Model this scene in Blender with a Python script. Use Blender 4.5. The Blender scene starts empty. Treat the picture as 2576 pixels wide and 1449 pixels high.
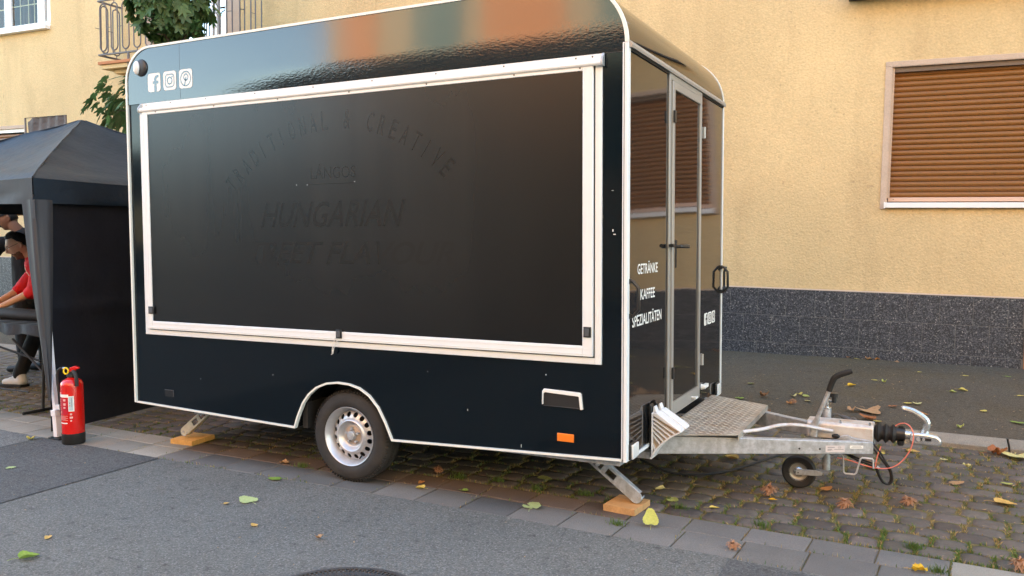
import bpy, bmesh, math, random
from math import sin, cos, pi, radians, sqrt, atan2, exp
from mathutils import Vector, Matrix, noise
random.seed(7)
SC = bpy.context.scene
COL = SC.collection

# ---------------------------------------------------------------- camera
cam_data = bpy.data.cameras.new('camera')
cam = bpy.data.objects.new('camera', cam_data); COL.objects.link(cam)
cam_data.sensor_fit = 'HORIZONTAL'; cam_data.sensor_width = 36.0
cam_data.lens = 36.0 * 2096.2676 / 2576.0
cam_data.clip_start = 0.05; cam_data.clip_end = 2000
_r = Vector((0.8936015, 0.44884848, -0.00337591)); _d = Vector((0.02290208, -0.05310389, -0.99832634)); _f = Vector((-0.44827653, 0.8920286, -0.05773328))
cam.matrix_world = Matrix(((_r.x, -_d.x, -_f.x, 4.9377), (_r.y, -_d.y, -_f.y, -3.9778), (_r.z, -_d.z, -_f.z, 1.466), (0, 0, 0, 1)))
SC.camera = cam

# ---------------------------------------------------------------- world and sun
SUN_AZ, SUN_EL = radians(-32), radians(30.5)      # clockwise from +Y, behind the apartment block
world = bpy.data.worlds.new('World'); SC.world = world; world.use_nodes = True
wn = world.node_tree; wn.nodes.clear()
sky = wn.nodes.new('ShaderNodeTexSky'); sky.sky_type = 'NISHITA'; sky.sun_disc = False
sky.sun_elevation = SUN_EL; sky.sun_rotation = SUN_AZ % (2*pi)
sky.air_density = 1.0; sky.dust_density = .4; sky.ozone_density = 1.0
bg = wn.nodes.new('ShaderNodeBackground'); bg.inputs[1].default_value = 0.15
wo = wn.nodes.new('ShaderNodeOutputWorld')
wn.links.new(sky.outputs[0], bg.inputs[0]); wn.links.new(bg.outputs[0], wo.inputs[0])
sun = bpy.data.lights.new('sun', 'SUN'); sun.energy = 5.0; sun.angle = radians(0.5); sun.color = (1.0, 0.95, 0.87)
sun_o = bpy.data.objects.new('sun', sun); COL.objects.link(sun_o)
_s = Vector((sin(SUN_AZ)*cos(SUN_EL), cos(SUN_AZ)*cos(SUN_EL), sin(SUN_EL)))
sun_o.rotation_euler = _s.to_track_quat('Z', 'Y').to_euler()
sun_o.location = (0, 30, 30)
vs = SC.view_settings
vs.view_transform = 'Standard'; vs.look = 'None'; vs.gamma = 1.0; vs.use_curve_mapping = False
vs.exposure = 3.1
try:
    vs.use_white_balance = True; vs.white_balance_temperature = 7300; vs.white_balance_tint = 5
except Exception: pass
SC.render.engine = 'CYCLES'
SC.cycles.use_denoising = True
try: SC.cycles.denoiser = 'OPENIMAGEDENOISE'
except Exception: pass
SC.cycles.max_bounces = 8; SC.cycles.diffuse_bounces = 5; SC.cycles.glossy_bounces = 4
SC.cycles.caustics_reflective = False; SC.cycles.caustics_refractive = False
SC.cycles.sample_clamp_indirect = 6.0

# ---------------------------------------------------------------- materials
MATS = {}
def M(name, col, rough=.6, metal=0.0, spec=.5, var=None, bump=None, objvar=0.0, coat=0.0, col2=None, ramp=(.35,.65), coords='POS', stretch=(1,1,1), trans=0.0, sub=0.0, fine=None, rvar=0.0, ior=1.5, hue=0.0):
    """Principled material. var=(scale, amount) value noise; col2 mixed in by a noise ramp; bump=(scale, strength[, distance])"""
    m = bpy.data.materials.new(name); m.use_nodes = True; nt = m.node_tree; N = nt.nodes; L = nt.links
    b = N['Principled BSDF']; b.inputs['Roughness'].default_value = rough; b.inputs['Metallic'].default_value = metal
    b.inputs['Specular IOR Level'].default_value = spec; b.inputs['IOR'].default_value = ior
    b.inputs['Coat Weight'].default_value = coat; b.inputs['Coat Roughness'].default_value = .04
    if sub: b.inputs['Subsurface Weight'].default_value = sub; b.inputs['Subsurface Radius'].default_value = (.02,.008,.004)
    if coords == 'POS': src = N.new('ShaderNodeNewGeometry').outputs['Position']
    else: src = N.new('ShaderNodeTexCoord').outputs['Object']
    mp = N.new('ShaderNodeMapping'); mp.inputs['Scale'].default_value = stretch; L.new(src, mp.inputs['Vector']); vec = mp.outputs[0]
    def nz(scale, detail=4, rough_=.6, v=None):
        n = N.new('ShaderNodeTexNoise'); n.inputs['Scale'].default_value = scale; n.inputs['Detail'].default_value = detail; n.inputs['Roughness'].default_value = rough_
        L.new(v or vec, n.inputs['Vector']); return n.outputs['Fac']
    c = N.new('ShaderNodeRGB'); c.outputs[0].default_value = (*col, 1); cur = c.outputs[0]
    if col2 is not None:
        sc, = [var[0]] if var else [3.0]
        r = N.new('ShaderNodeValToRGB'); r.color_ramp.elements[0].position = ramp[0]; r.color_ramp.elements[1].position = ramp[1]
        L.new(nz(sc, 6, .65), r.inputs[0])
        mx = N.new('ShaderNodeMixRGB'); mx.inputs[2].default_value = (*col2, 1); L.new(r.outputs[0], mx.inputs[0]); L.new(cur, mx.inputs[1]); cur = mx.outputs[0]
    def value_mul(cur, fac_socket, lo, hi):
        mr = N.new('ShaderNodeMapRange'); mr.inputs['From Min'].default_value = .25; mr.inputs['From Max'].default_value = .75
        mr.inputs['To Min'].default_value = lo; mr.inputs['To Max'].default_value = hi; L.new(fac_socket, mr.inputs['Value'])
        vm = N.new('ShaderNodeVectorMath'); vm.operation = 'SCALE'; L.new(cur, vm.inputs[0]); L.new(mr.outputs[0], vm.inputs['Scale']); return vm.outputs[0]
    if var: cur = value_mul(cur, nz(var[0]*1.7+.3, 5), 1-var[1], 1+var[1])
    if fine: cur = value_mul(cur, nz(fine[0], 2, .5), 1-fine[1], 1+fine[1])
    if objvar or hue:
        oi = N.new('ShaderNodeObjectInfo')
        mr = N.new('ShaderNodeMapRange'); mr.inputs['To Min'].default_value = 1-objvar; mr.inputs['To Max'].default_value = 1+objvar; L.new(oi.outputs['Random'], mr.inputs['Value'])
        vm = N.new('ShaderNodeVectorMath'); vm.operation = 'SCALE'; L.new(cur, vm.inputs[0]); L.new(mr.outputs[0], vm.inputs['Scale']); cur = vm.outputs[0]
        if hue:
            ml = N.new('ShaderNodeMath'); ml.operation = 'MULTIPLY'; ml.inputs[1].default_value = 7.31; L.new(oi.outputs['Random'], ml.inputs[0])
            fr = N.new('ShaderNodeMath'); fr.operation = 'FRACT'; L.new(ml.outputs[0], fr.inputs[0])
            mh = N.new('ShaderNodeMapRange'); mh.inputs['To Min'].default_value = .5-hue; mh.inputs['To Max'].default_value = .5+hue; L.new(fr.outputs[0], mh.inputs['Value'])
            hs = N.new('ShaderNodeHueSaturation'); L.new(mh.outputs[0], hs.inputs['Hue']); L.new(cur, hs.inputs['Color']); cur = hs.outputs[0]
    L.new(cur, b.inputs['Base Color'])
    if rvar:
        mr = N.new('ShaderNodeMapRange'); mr.inputs['To Min'].default_value = max(.02, rough-rvar); mr.inputs['To Max'].default_value = rough+rvar
        L.new(nz(6, 5), mr.inputs['Value']); L.new(mr.outputs[0], b.inputs['Roughness'])
    if bump:
        bs = bump if isinstance(bump, list) else [bump]; prev = None
        for q in bs:
            bn = N.new('ShaderNodeBump'); bn.inputs['Strength'].default_value = q[1]; bn.inputs['Distance'].default_value = q[2] if len(q) > 2 else .01
            L.new(nz(q[0], 3 if q[0] > 20 else 5), bn.inputs['Height'])
            if prev: L.new(prev, bn.inputs['Normal'])
            prev = bn.outputs[0]
        L.new(prev, b.inputs['Normal'])
    if trans:
        t = N.new('ShaderNodeBsdfTranslucent'); L.new(cur, t.inputs[0]); ms = N.new('ShaderNodeMixShader'); ms.inputs[0].default_value = trans
        L.new(b.outputs[0], ms.inputs[1]); L.new(t.outputs[0], ms.inputs[2]); L.new(ms.outputs[0], N['Material Output'].inputs[0])
    MATS[name] = m; return m
def nodes(m): return m.node_tree.nodes, m.node_tree.links, m.node_tree.nodes['Principled BSDF']

# ---------------------------------------------------------------- mesh builder
WM = {}
def cr(pts, n=4):
    """smooth curve through the points (Catmull-Rom)"""
    P = [Vector(p) for p in pts]; P = [P[0]*2-P[1]]+P+[P[-1]*2-P[-2]]; out = []
    for i in range(1,len(P)-2):
        for k in range(n):
            t = k/n; a,b,c,d = P[i-1],P[i],P[i+1],P[i+2]
            out.append(.5*((2*b)+(c-a)*t+(2*a-5*b+4*c-d)*t*t+(3*b-a-3*c+d)*t**3))
    return out+[P[-2]]
def crr(vals, n=4):
    return [vals[i]+(vals[i+1]-vals[i])*k/n for i in range(len(vals)-1) for k in range(n)]+[vals[-1]]
class MB:
    def __init__(s, T=None): s.v = []; s.f = []; s.mi = []; s.T = T; s.cm = 0
    def add(s, vs_, fs):
        o = len(s.v)
        for p in vs_:
            p = Vector(p); s.v.append(s.T @ p if s.T is not None else p)
        for f in fs: s.f.append([i+o for i in f]); s.mi.append(s.cm)
        return s
    def box(s, a, b):
        x0,x1 = sorted((a[0],b[0])); y0,y1 = sorted((a[1],b[1])); z0,z1 = sorted((a[2],b[2]))
        return s.add([(x0,y0,z0),(x1,y0,z0),(x1,y1,z0),(x0,y1,z0),(x0,y0,z1),(x1,y0,z1),(x1,y1,z1),(x0,y1,z1)],
                     [(0,3,2,1),(4,5,6,7),(0,1,5,4),(1,2,6,5),(2,3,7,6),(3,0,4,7)])
    def hexa(s, p): return s.add(p, [(0,3,2,1),(4,5,6,7),(0,1,5,4),(1,2,6,5),(2,3,7,6),(3,0,4,7)])
    def obox(s, c, size, X=(1,0,0), Z=(0,0,1)):
        X = Vector(X).normalized(); Z = Vector(Z); Z = (Z - X*Z.dot(X)).normalized(); Y = Z.cross(X); c = Vector(c)
        a,b,d = size[0]/2, size[1]/2, size[2]/2
        return s.hexa([c+X*i*a+Y*j*b+Z*k*d for k in (-1,1) for i,j in ((-1,-1),(1,-1),(1,1),(-1,1))])
    def tube(s, pts, r, n=8, closed=False, flat=1.0, up=None, caps=True):
        pts = [Vector(p) for p in pts]; k = len(pts); rs = r if isinstance(r,(list,tuple)) else [r]*k
        rings = []; prevn = Vector(up) if up else None
        for i,p in enumerate(pts):
            if closed: t = (pts[(i+1)%k]-pts[i-1])
            else: t = (pts[min(i+1,k-1)]-pts[max(i-1,0)])
            t.normalize()
            if prevn is None: prevn = t.orthogonal()
            nn = (prevn - t*prevn.dot(t))
            if nn.length < 1e-6: nn = t.orthogonal()
            nn.normalize(); prevn = nn; bb = t.cross(nn)
            rings.append([p + nn*cos(2*pi*j/n)*rs[i] + bb*sin(2*pi*j/n)*rs[i]*flat for j in range(n)])
        V = [v for rg in rings for v in rg]; F = []
        for i in range(k if closed else k-1):
            for j in range(n):
                a = i*n+j; b = i*n+(j+1)%n; c = ((i+1)%k)*n+(j+1)%n; d = ((i+1)%k)*n+j; F.append((a,b,c,d))
        if not closed and caps: F.append(list(range(n))[::-1]); F.append([(k-1)*n+j for j in range(n)])
        return s.add(V, F)
    def cyl(s, p0, p1, r0, r1=None, n=16): return s.tube([p0,p1],[r0, r0 if r1 is None else r1], n)
    def lathe(s, prof, c=(0,0,0), axis='Y', n=32, close=False):
        """prof: (radius, along)"""
        c = Vector(c); V = []; F = []; k = len(prof)
        for (r,h) in prof:
            for j in range(n):
                a = 2*pi*j/n
                q = {'Y':(r*cos(a), h, r*sin(a)), 'Z':(r*cos(a), r*sin(a), h), 'X':(h, r*cos(a), r*sin(a))}[axis]
                V.append(c+Vector(q))
        for i in range(k-1):
            for j in range(n): F.append((i*n+j, i*n+(j+1)%n, (i+1)*n+(j+1)%n, (i+1)*n+j))
        if close: F.append(list(range(n))); F.append([(k-1)*n+j for j in range(n)])
        return s.add(V, F)
    def prism(s, poly, fn, t0, t1):
        """poly: 2D points; fn(u,v,t) -> 3D"""
        k = len(poly); V = [fn(u,v,t0) for u,v in poly]+[fn(u,v,t1) for u,v in poly]
        F = [list(range(k)), [k+i for i in range(k)][::-1]] + [(i,i+k,(i+1)%k+k,(i+1)%k) for i in range(k)]
        return s.add(V, F)
    def sphere(s, c, r, n=12, m=8, sc=(1,1,1)):
        c = Vector(c); V = [c+Vector((0,0,r*sc[2]))]; F = []
        for i in range(1,m):
            for j in range(n): V.append(c+Vector((r*sc[0]*sin(pi*i/m)*cos(2*pi*j/n), r*sc[1]*sin(pi*i/m)*sin(2*pi*j/n), r*sc[2]*cos(pi*i/m))))
        V.append(c-Vector((0,0,r*sc[2])))
        for j in range(n): F.append((0,1+j,1+(j+1)%n)); F.append((len(V)-1, 1+(m-2)*n+(j+1)%n, 1+(m-2)*n+j))
        for i in range(m-2):
            for j in range(n): F.append((1+i*n+j, 1+(i+1)*n+j, 1+(i+1)*n+(j+1)%n, 1+i*n+(j+1)%n))
        return s.add(V, F)
    def mesh(s, name, mats, inv=None, sharp=35, fix=True):
        me = bpy.data.meshes.new(name)
        me.from_pydata([tuple(inv @ p) if inv is not None else tuple(p) for p in s.v], [], s.f)
        for m in (mats if isinstance(mats,(list,tuple)) else [mats]): me.materials.append(m)
        if any(s.mi): me.polygons.foreach_set('material_index', s.mi)
        if fix:
            bm = bmesh.new(); bm.from_mesh(me); bmesh.ops.recalc_face_normals(bm, faces=bm.faces); bm.to_mesh(me); bm.free()
        if sharp is not None:
            me.shade_smooth(); me.set_sharp_from_angle(angle=radians(sharp))
        me.update(); return me
    def build(s, name, mats, parent=None, sharp=35, bevel=0.0, label=None, cat=None, group=None, kind=None, fix=True, seg=2):
        inv = WM[parent].inverted() if parent is not None else None
        me = s.mesh(name, mats, inv, sharp, fix)
        o = bpy.data.objects.new(name, me); COL.objects.link(o)
        if parent is not None: o.parent = parent
        WM[o] = WM[parent].copy() if parent is not None else Matrix.Identity(4)
        if bevel:
            b = o.modifiers.new('bevel','BEVEL'); b.width = bevel; b.segments = seg; b.limit_method = 'ANGLE'; b.angle_limit = radians(40); b.harden_normals = False
        if label: o['label'] = label
        if cat: o['category'] = cat
        if group: o['group'] = group
        if kind: o['kind'] = kind
        return o
def thing(name, label, cat, loc=(0,0,0), group=None, mat=None, kind=None):
    o = bpy.data.objects.new(name, None); COL.objects.link(o); o.empty_display_size = .1
    m = mat if mat is not None else Matrix.Translation(loc)
    o.matrix_world = m; WM[o] = m.copy()
    if label: o['label'] = label
    if cat: o['category'] = cat
    if group: o['group'] = group
    if kind: o['kind'] = kind
    return o
def inst(me, name, parent=None, M4=None, **props):
    """one more object on a shared mesh; M4 is the world matrix"""
    o = bpy.data.objects.new(name, me); COL.objects.link(o)
    if parent is not None:
        o.parent = parent; o.matrix_local = WM[parent].inverted() @ M4; WM[o] = M4.copy()
    else: o.matrix_world = M4; WM[o] = M4.copy()
    for k, v in props.items(): o[k] = v
    return o
def text_polys(body, offset=0.0, shear=0.0):
    cu = bpy.data.curves.new('t', 'FONT'); cu.body = body; cu.size = 1.0; cu.offset = offset; cu.shear = shear; cu.resolution_u = 3; cu.fill_mode = 'BOTH'
    o = bpy.data.objects.new('t', cu); COL.objects.link(o)
    dg = bpy.context.evaluated_depsgraph_get(); me = bpy.data.meshes.new_from_object(o.evaluated_get(dg))
    V = [(v.co.x, v.co.y) for v in me.vertices]; F = [list(p.vertices) for p in me.polygons]
    bpy.data.objects.remove(o); bpy.data.curves.remove(cu); bpy.data.meshes.remove(me); return V, F
def add_text(mb, body, O, U, W, w=None, h=None, offset=0.0, shear=0.0):
    """text in the plane O + u*U + v*W; scaled to width w and height h of its own bounding box (lower left at O)"""
    V, F = text_polys(body, offset, shear)
    xs = [v[0] for v in V]; ys = [v[1] for v in V]; x0, x1, y0, y1 = min(xs), max(xs), min(ys), max(ys)
    sy = h/(y1-y0) if h else w/(x1-x0); sx = w/(x1-x0) if w else sy
    O = Vector(O); U = Vector(U); W = Vector(W)
    mb.add([O + U*(x-x0)*sx + W*(y-y0)*sy for x,y in V], F)
# ---------------------------------------------------------------- material library
STUCCO = M('stucco', (.635,.462,.25), .93, spec=.2, var=(.35,.10), fine=(42,.10), bump=[(48,.55,.018),(14,.25,.01)])
def stain(m):
    N, L, b = nodes(m)   # rain marks and grime spots with a shape of their own
    g = N.new('ShaderNodeNewGeometry'); mp = N.new('ShaderNodeMapping'); mp.inputs['Scale'].default_value = (3.2,3.2,.55); L.new(g.outputs['Position'], mp.inputs[0])
    n = N.new('ShaderNodeTexNoise'); n.inputs['Scale'].default_value = 1.0; n.inputs['Detail'].default_value = 7; n.inputs['Roughness'].default_value = .7; L.new(mp.outputs[0], n.inputs['Vector'])
    r = N.new('ShaderNodeValToRGB'); r.color_ramp.elements[0].position = .50; r.color_ramp.elements[1].position = .74; r.color_ramp.elements[1].color = (.26,.26,.26,1); L.new(n.outputs[0], r.inputs[0])
    src = b.inputs['Base Color'].links[0].from_socket
    mx = N.new('ShaderNodeMixRGB'); mx.blend_type = 'MIX'; mx.inputs[2].default_value = (.30,.19,.105,1); L.new(r.outputs[0], mx.inputs[0]); L.new(src, mx.inputs[1])
    n2 = N.new('ShaderNodeTexNoise'); n2.inputs['Scale'].default_value = 21; n2.inputs['Detail'].default_value = 5; L.new(g.outputs['Position'], n2.inputs['Vector'])
    r2 = N.new('ShaderNodeValToRGB'); r2.color_ramp.elements[0].position = .66; r2.color_ramp.elements[1].position = .74; r2.color_ramp.elements[1].color = (.4,.4,.4,1); L.new(n2.outputs[0], r2.inputs[0])
    mx2 = N.new('ShaderNodeMixRGB'); mx2.inputs[2].default_value = (.24,.15,.09,1); L.new(r2.outputs[0], mx2.inputs[0]); L.new(mx.outputs[0], mx2.inputs[1]); L.new(mx2.outputs[0], b.inputs['Base Color'])
stain(STUCCO)
STONE_TRIM = M('sandstone_trim', (.50,.37,.28), .85, var=(4,.08), fine=(90,.10), bump=(60,.2,.004))
TERRAZZO = M('terrazzo', (.047,.047,.055), .45, spec=.5, objvar=.08)
def terrazzo():
    N, L, b = nodes(TERRAZZO)
    g = N.new('ShaderNodeNewGeometry'); mp = N.new('ShaderNodeMapping'); mp.inputs['Scale'].default_value = (1,1,1); L.new(g.outputs['Position'], mp.inputs[0])
    v = N.new('ShaderNodeTexVoronoi'); v.inputs['Scale'].default_value = 105; L.new(mp.outputs[0], v.inputs['Vector'])
    n = N.new('ShaderNodeTexNoise'); n.inputs['Scale'].default_value = 60; n.inputs['Detail'].default_value = 3; L.new(mp.outputs[0], n.inputs['Vector'])
    sp = N.new('ShaderNodeSeparateColor'); L.new(v.outputs['Color'], sp.inputs[0])
    r = N.new('ShaderNodeValToRGB'); cr = r.color_ramp; cr.interpolation = 'CONSTANT'
    cr.elements[0].position = 0; cr.elements[0].color = (.022,.024,.03,1); cr.elements[1].position = .40; cr.elements[1].color = (.045,.047,.058,1)
    for p, c in ((.62,(.075,.078,.090,1)),(.82,(.115,.118,.125,1)),(.965,(.26,.25,.24,1))): e = cr.elements.new(p); e.color = c
    L.new(sp.outputs[0], r.inputs[0]); L.new(r.outputs[0], b.inputs['Base Color'])
terrazzo()
GROUT = M('grout', (.17,.165,.155), .9)
SHUTTER = M('shutter_orange', (.215,.085,.020), .40, spec=.4, var=(2,.05), objvar=.03, stretch=(1,1,1))
WHITE_PVC = M('white_pvc', (.78,.76,.74), .35, spec=.5, var=(3,.03))
MUNTIN = M('muntin_cream', (.62,.66,.45), .4)
def glassmat(name, col, rough=.03):
    m = M(name, col, rough, spec=.9); return m
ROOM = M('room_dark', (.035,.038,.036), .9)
GLASS = bpy.data.materials.new('window_glass'); GLASS.use_nodes = True
def mkglass(m, tint=(.92,.96,.95)):
    N = m.node_tree.nodes; L = m.node_tree.links; N.remove(N['Principled BSDF'])
    f = N.new('ShaderNodeFresnel'); f.inputs[0].default_value = 1.5; t = N.new('ShaderNodeBsdfTransparent'); t.inputs[0].default_value = (*tint,1)
    g = N.new('ShaderNodeBsdfGlossy'); g.inputs['Roughness'].default_value = .02; mx = N.new('ShaderNodeMixShader')
    L.new(f.outputs[0], mx.inputs[0]); L.new(t.outputs[0], mx.inputs[1]); L.new(g.outputs[0], mx.inputs[2]); L.new(mx.outputs[0], N['Material Output'].inputs[0])
mkglass(GLASS)
CURTAIN = M('lace_curtain', (.42,.40,.38), .9, var=(40,.35), stretch=(1,1,.4), trans=.3)
CURTAIN_G = M('grey_curtain', (.12,.13,.13), .9, var=(10,.3), stretch=(2,2,.2))
IRON = M('grey_painted_iron', (.12,.105,.105), .5, spec=.5, var=(12,.15))
TILE_OR = M('terracotta_edge', (.42,.15,.05), .7, var=(5,.2))
# street
def asphalt(name, base, spread, rough=.88, speck=.16, brown=None):
    m = M(name, base, rough, spec=.35, var=(.8,.12), fine=(85,.30), bump=[(240,.55,.004),(60,.45,.006)], col2=brown, ramp=(.45,.75))
    N, L, b = nodes(m); src = b.inputs['Base Color'].links[0].from_socket
    g = N.new('ShaderNodeNewGeometry'); v = N.new('ShaderNodeTexVoronoi'); v.inputs['Scale'].default_value = 150; v.feature = 'SMOOTH_F1'; v.inputs['Smoothness'].default_value = .6; L.new(g.outputs['Position'], v.inputs['Vector'])
    sp = N.new('ShaderNodeSeparateColor'); L.new(v.outputs['Color'], sp.inputs[0])
    r = N.new('ShaderNodeValToRGB'); r.color_ramp.elements[0].position = 0; r.color_ramp.elements[0].color = (1-spread,)*3+(1,); r.color_ramp.elements[1].position = 1; r.color_ramp.elements[1].color = (1+spread,)*3+(1,)
    L.new(sp.outputs[0], r.inputs[0]); mu = N.new('ShaderNodeMixRGB'); mu.blend_type = 'MULTIPLY'; mu.inputs[0].default_value = 1; L.new(src, mu.inputs[1]); L.new(r.outputs[0], mu.inputs[2])
    r2 = N.new('ShaderNodeValToRGB'); r2.color_ramp.interpolation = 'CONSTANT'; r2.color_ramp.elements[0].position = 0; r2.color_ramp.elements[0].color = (0,0,0,1); r2.color_ramp.elements[1].position = 1-speck; r2.color_ramp.elements[1].color = (1,1,1,1)
    L.new(sp.outputs[1], r2.inputs[0]); m3 = N.new('ShaderNodeMixRGB'); m3.inputs[2].default_value = tuple(min(.5, c*1.65+.012) for c in base)+(1,); L.new(r2.outputs[0], m3.inputs[0]); L.new(mu.outputs[0], m3.inputs[1])
    n3 = N.new('ShaderNodeTexNoise'); n3.inputs['Scale'].default_value = 17; n3.inputs['Detail'].default_value = 5; L.new(g.outputs['Position'], n3.inputs['Vector'])
    r3 = N.new('ShaderNodeValToRGB'); r3.color_ramp.elements[0].position = .28; r3.color_ramp.elements[0].color = (.62,.62,.62,1); r3.color_ramp.elements[1].position = .42; r3.color_ramp.elements[1].color = (1,1,1,1); L.new(n3.outputs[0], r3.inputs[0])
    m4 = N.new('ShaderNodeMixRGB'); m4.blend_type = 'MULTIPLY'; m4.inputs[0].default_value = 1; L.new(m3.outputs[0], m4.inputs[1]); L.new(r3.outputs[0], m4.inputs[2])
    L.new(m4.outputs[0], b.inputs['Base Color']); return m
ASPH = asphalt('asphalt_road', (.140,.135,.122), .26)
ASPH_DARK = asphalt('asphalt_patch', (.098,.094,.090), .3, speck=.10)
ASPH_SUNLIT = asphalt('asphalt_sunlit_tone', (.16,.157,.148), .35, speck=.2)  # far-left road, its sunlit brightness put into the base colour
ASPH_WALK = asphalt('asphalt_sidewalk', (.092,.074,.053), .35, speck=.09, brown=(.098,.068,.032))
TAR = M('tar_seam', (.045,.044,.043), .7)
PAVER = M('concrete_paver', (.150,.140,.130), .88, spec=.3, var=(3,.10), objvar=.16, hue=.012, fine=(160,.20), bump=(150,.4,.003))
PAVER_PALE_SUNLIT = M('concrete_paver_pale_sunlit', (.30,.275,.235), .88, spec=.3, var=(3,.08), objvar=.08, fine=(160,.18), bump=(150,.4,.003))  # pale slabs; at the left also a sun patch put into the colour
PAVER_BROWN = M('concrete_paver_brown', (.135,.098,.078), .9, spec=.3, var=(3,.12), objvar=.12, fine=(160,.22), bump=(150,.4,.003))
COBBLE = M('cobble_stone', (.112,.095,.082), .72, spec=.35, var=(9,.2), objvar=.28, hue=.02, fine=(120,.15), bump=[(35,.35,.008),(140,.3,.003)])
KERB = M('kerb_stone', (.24,.21,.17), .9, var=(6,.12), objvar=.05, fine=(130,.22), bump=[(45,.4,.006),(150,.3,.003)])
JOINT = M('joint_moss', (.17,.115,.055), .95, col2=(.12,.12,.035), var=(7,.25), ramp=(.40,.62), bump=(90,.8,.012))
GRASS = M('grass_green', (.09,.15,.025), .7, trans=.25, var=(5,.3)); STRAW = M('grass_straw', (.34,.24,.09), .8, trans=.2, var=(5,.3))
DEBRIS = M('leaf_debris', (.42,.27,.13), .8, var=(30,.4))
CASTIRON = M('cast_iron', (.075,.068,.065), .6, metal=.3, var=(20,.3), bump=(80,.3,.003))
# trailer
def gloss(name, col, rough=.06, spec=.6, wave=0.0, wave2=0.0):
    m = M(name, col, rough, spec=spec, bump=[(2.3,.10+wave,.004),(38,.06+wave2,.0015)]); return m
GLOSS_BLACK = gloss('gloss_black', (.011,.010,.010), .05, .75)
GLOSS_NAVY = gloss('gloss_navy', (.002,.0055,.009), .10, .34)
GLOSS_TOP = M('gloss_navy_top', (.006,.010,.015), .10, spec=.85, coat=.25)
def crumple():
    N, L, b = nodes(GLOSS_TOP)   # the foil is rippled along the lower edge of the fascia
    g = N.new('ShaderNodeNewGeometry'); sx = N.new('ShaderNodeSeparateXYZ'); L.new(g.outputs['Position'], sx.inputs[0])
    zx = N.new('ShaderNodeMath'); zx.operation = 'MULTIPLY_ADD'; zx.inputs[1].default_value = -.030; L.new(sx.outputs[0], zx.inputs[0]); L.new(sx.outputs[2], zx.inputs[2])
    mr = N.new('ShaderNodeMapRange'); mr.inputs['From Min'].default_value = 2.475; mr.inputs['From Max'].default_value = 2.405; mr.inputs['To Min'].default_value = .05; mr.inputs['To Max'].default_value = 1.0; L.new(zx.outputs[0], mr.inputs['Value'])
    mx_ = N.new('ShaderNodeMapRange'); mx_.inputs['From Min'].default_value = .55; mx_.inputs['From Max'].default_value = 1.15; L.new(sx.outputs[0], mx_.inputs['Value'])
    mm_ = N.new('ShaderNodeMath'); mm_.operation = 'MULTIPLY'; L.new(mr.outputs[0], mm_.inputs[0]); L.new(mx_.outputs[0], mm_.inputs[1]); mr = mm_
    n = N.new('ShaderNodeTexNoise'); n.inputs['Scale'].default_value = 75; n.inputs['Detail'].default_value = 3; n.inputs['Distortion'].default_value = .3
    mp = N.new('ShaderNodeMapping'); mp.inputs['Scale'].default_value = (.55,1,1.5); L.new(g.outputs['Position'], mp.inputs[0]); L.new(mp.outputs[0], n.inputs['Vector'])
    mu = N.new('ShaderNodeMath'); mu.operation = 'MULTIPLY'; L.new(n.outputs[0], mu.inputs[0]); L.new(mr.outputs[0], mu.inputs[1])
    n2 = N.new('ShaderNodeTexNoise'); n2.inputs['Scale'].default_value = 1.6; n2.inputs['Detail'].default_value = 2; L.new(g.outputs['Position'], n2.inputs['Vector'])
    b2 = N.new('ShaderNodeBump'); b2.inputs['Strength'].default_value = .12; b2.inputs['Distance'].default_value = .02; L.new(n2.outputs[0], b2.inputs['Height'])
    bn = N.new('ShaderNodeBump'); bn.inputs['Strength'].default_value = .30; bn.inputs['Distance'].default_value = .0035; L.new(mu.outputs[0], bn.inputs['Height']); L.new(b2.outputs[0], bn.inputs['Normal'])
    L.new(bn.outputs[0], b.inputs['Normal']); L.new(bn.outputs[0], b.inputs['Coat Normal'])
crumple()
HATCH = M('hatch_panel_dark', (.016,.0155,.015), .27, spec=.42)
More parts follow.
